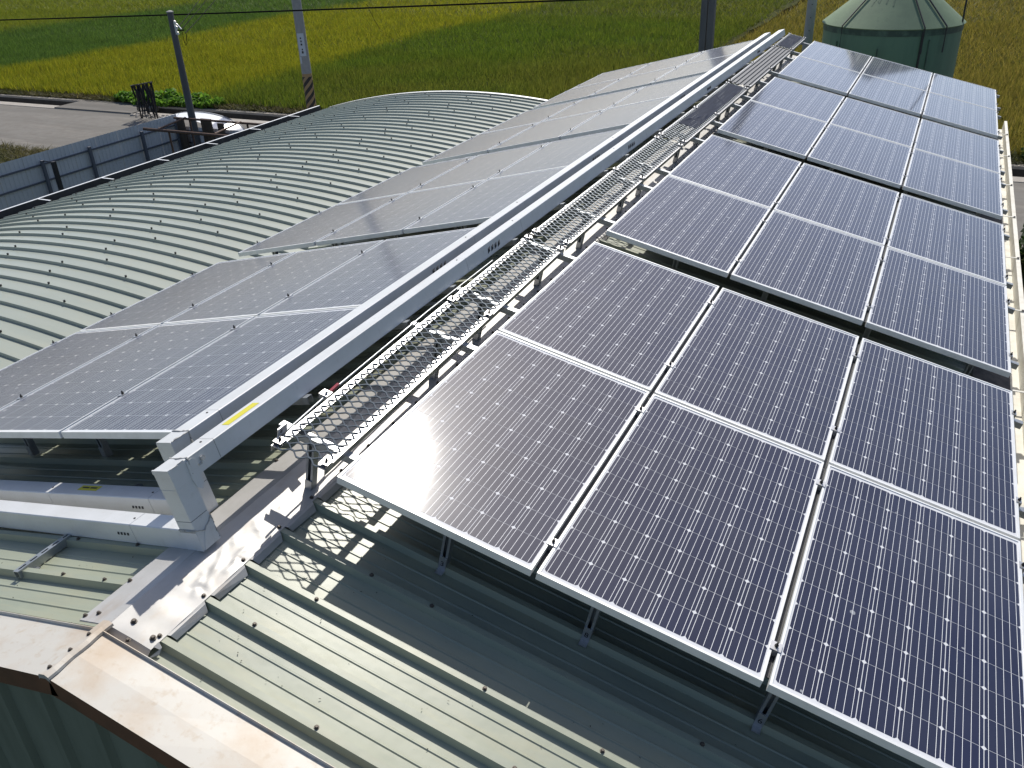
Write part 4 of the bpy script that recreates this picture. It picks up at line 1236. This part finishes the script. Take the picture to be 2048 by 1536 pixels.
# arched white roof beyond the corner
t = thing('arched_shelter', 'small shelter with shiny white arched roof just beyond the fence corner', 'shelter', (-20.45, 19.5, GROUND))
def arch(u, y, h=0.0, wid=1.86, rise=0.53, spring=1.50):
    return (u * wid, y, spring + (rise + h) * math.sqrt(max(0, 1 - u * u)) ** 1.15)
us = [math.sin(R(-90 + 180 * i / 24)) for i in range(25)]
m = MB(); m.sheet([[arch(u, y) for u in us] for y in (-0.5, -0.25, 0.0, 0.25, 0.5)]); m.build('arched_roof', M_WHITE, t, smooth=40)
m = MB(); m.sheet([[arch(u, y, 0.02) for u in us] for y in (0.46, 0.53)]); m.build('edge_trim', M_FRAIL, t, smooth=40)
for (x, y) in ((-1.8, -0.42), (1.8, -0.42), (-1.8, 0.42), (1.8, 0.42)):
    m = MB(); m.box(x - 0.04, x + 0.04, y - 0.04, y + 0.04, 0, 1.54); m.build('leg', M_FRAIL, t)
# black nets hung over a bar
t = thing('net_rack', 'black netting hung in strands over a bar by the roadside ditch', 'net', (-29.6, 26.1, GROUND))
m = MB()
for x in (-0.50, 0.5): m.tube([(x, 0, 0), (x * 0.9, 0, 1.45)], 0.035, 6)
m.tube([(-0.62, -0.05, 1.42), (0.6, 0.05, 1.62)], 0.03, 6)
m.build('rack', M_TIMBER, t)
rr_ = random.Random(9)
for i in range(17):
    x = -0.55 + 1.1 * i / 16 + rr_.uniform(-0.03, 0.03)
    z1 = 1.45 + 0.16 * (x + 0.55)
    pts = [(x + rr_.uniform(-0.05, 0.05), rr_.uniform(-0.12, 0.12), z1 * (1 - q) + q * rr_.uniform(0.02, 0.5)) for q in (0, 0.35, 0.7, 1.0)]
    m = MB(); m.tube(pts, [0.045, 0.03 + 0.03 * rr_.random(), 0.03, 0.02], 6); m.build('net_strand', M_NET, t)
# stones lying on the road edge near the ditch
rr_ = random.Random(12)
m = MB()
for i in range(60):
    x, y, r_ = rr_.uniform(-31.0, -27.5), rr_.uniform(26.2, 26.9), rr_.uniform(0.03, 0.12)
    m.lathe([(0.0001, GROUND + 0.03), (r_, GROUND + 0.035), (r_ * 0.8, GROUND + 0.03 + r_ * 0.7), (0.0001, GROUND + 0.03 + r_)], 6, (x, y))
stuff(m.build('road_rubble', M_CURB))

# ================================================================= LITTER ON THE NEAR ROOF
rr_ = random.Random(21)
m = MB()
for i in range(95):
    x, y = rr_.uniform(-0.1, 2.2), rr_.uniform(-0.97, 0.1)
    a_, l_ = rr_.uniform(0, math.pi), rr_.choice((0.002, 0.002, 0.0025, 0.003, 0.0045))
    dx, dy = math.cos(a_) * l_, math.sin(a_) * l_
    p, q = (x + dx, y + dy), (x - dx, y - dy)
    w_ = 0.0008
    near = abs(((y - PHASE_R + PITCH / 2) % PITCH) - PITCH / 2)
    if near < 0.045: continue
    z = PAN_R + 0.006
    m.quad(RA(p[0] - dy * 0.25 - w_, p[1] + dx * 0.25, z), RA(p[0] + dy * 0.25 + w_, p[1] - dx * 0.25, z), RA(q[0] + dy * 0.25 + w_, q[1] - dx * 0.25, z + 0.003), RA(q[0] - dy * 0.25 - w_, q[1] + dx * 0.25, z + 0.003))
for i in range(30):
    s_, y = rr_.uniform(-1.5, 0.1), rr_.uniform(-0.93, -0.48)
    near = abs(((y - PHASE_L + PITCH / 2) % PITCH) - PITCH / 2)
    if near < 0.045: continue
    a_, l_ = rr_.uniform(0, math.pi), rr_.choice((0.002, 0.003, 0.006))
    dx, dy = math.cos(a_) * l_, math.sin(a_) * l_
    m.quad(LA(s_ - dx, y - dy, PAN_L + 0.006), LA(s_ + dy * 0.4, y - dx * 0.4, PAN_L + 0.006), LA(s_ + dx, y + dy, PAN_L + 0.008), LA(s_ - dy * 0.4, y + dx * 0.4, PAN_L + 0.006))
stuff(m.build('leaf_litter', mat('dry_litter', (0.035, 0.028, 0.02), 0.9)))
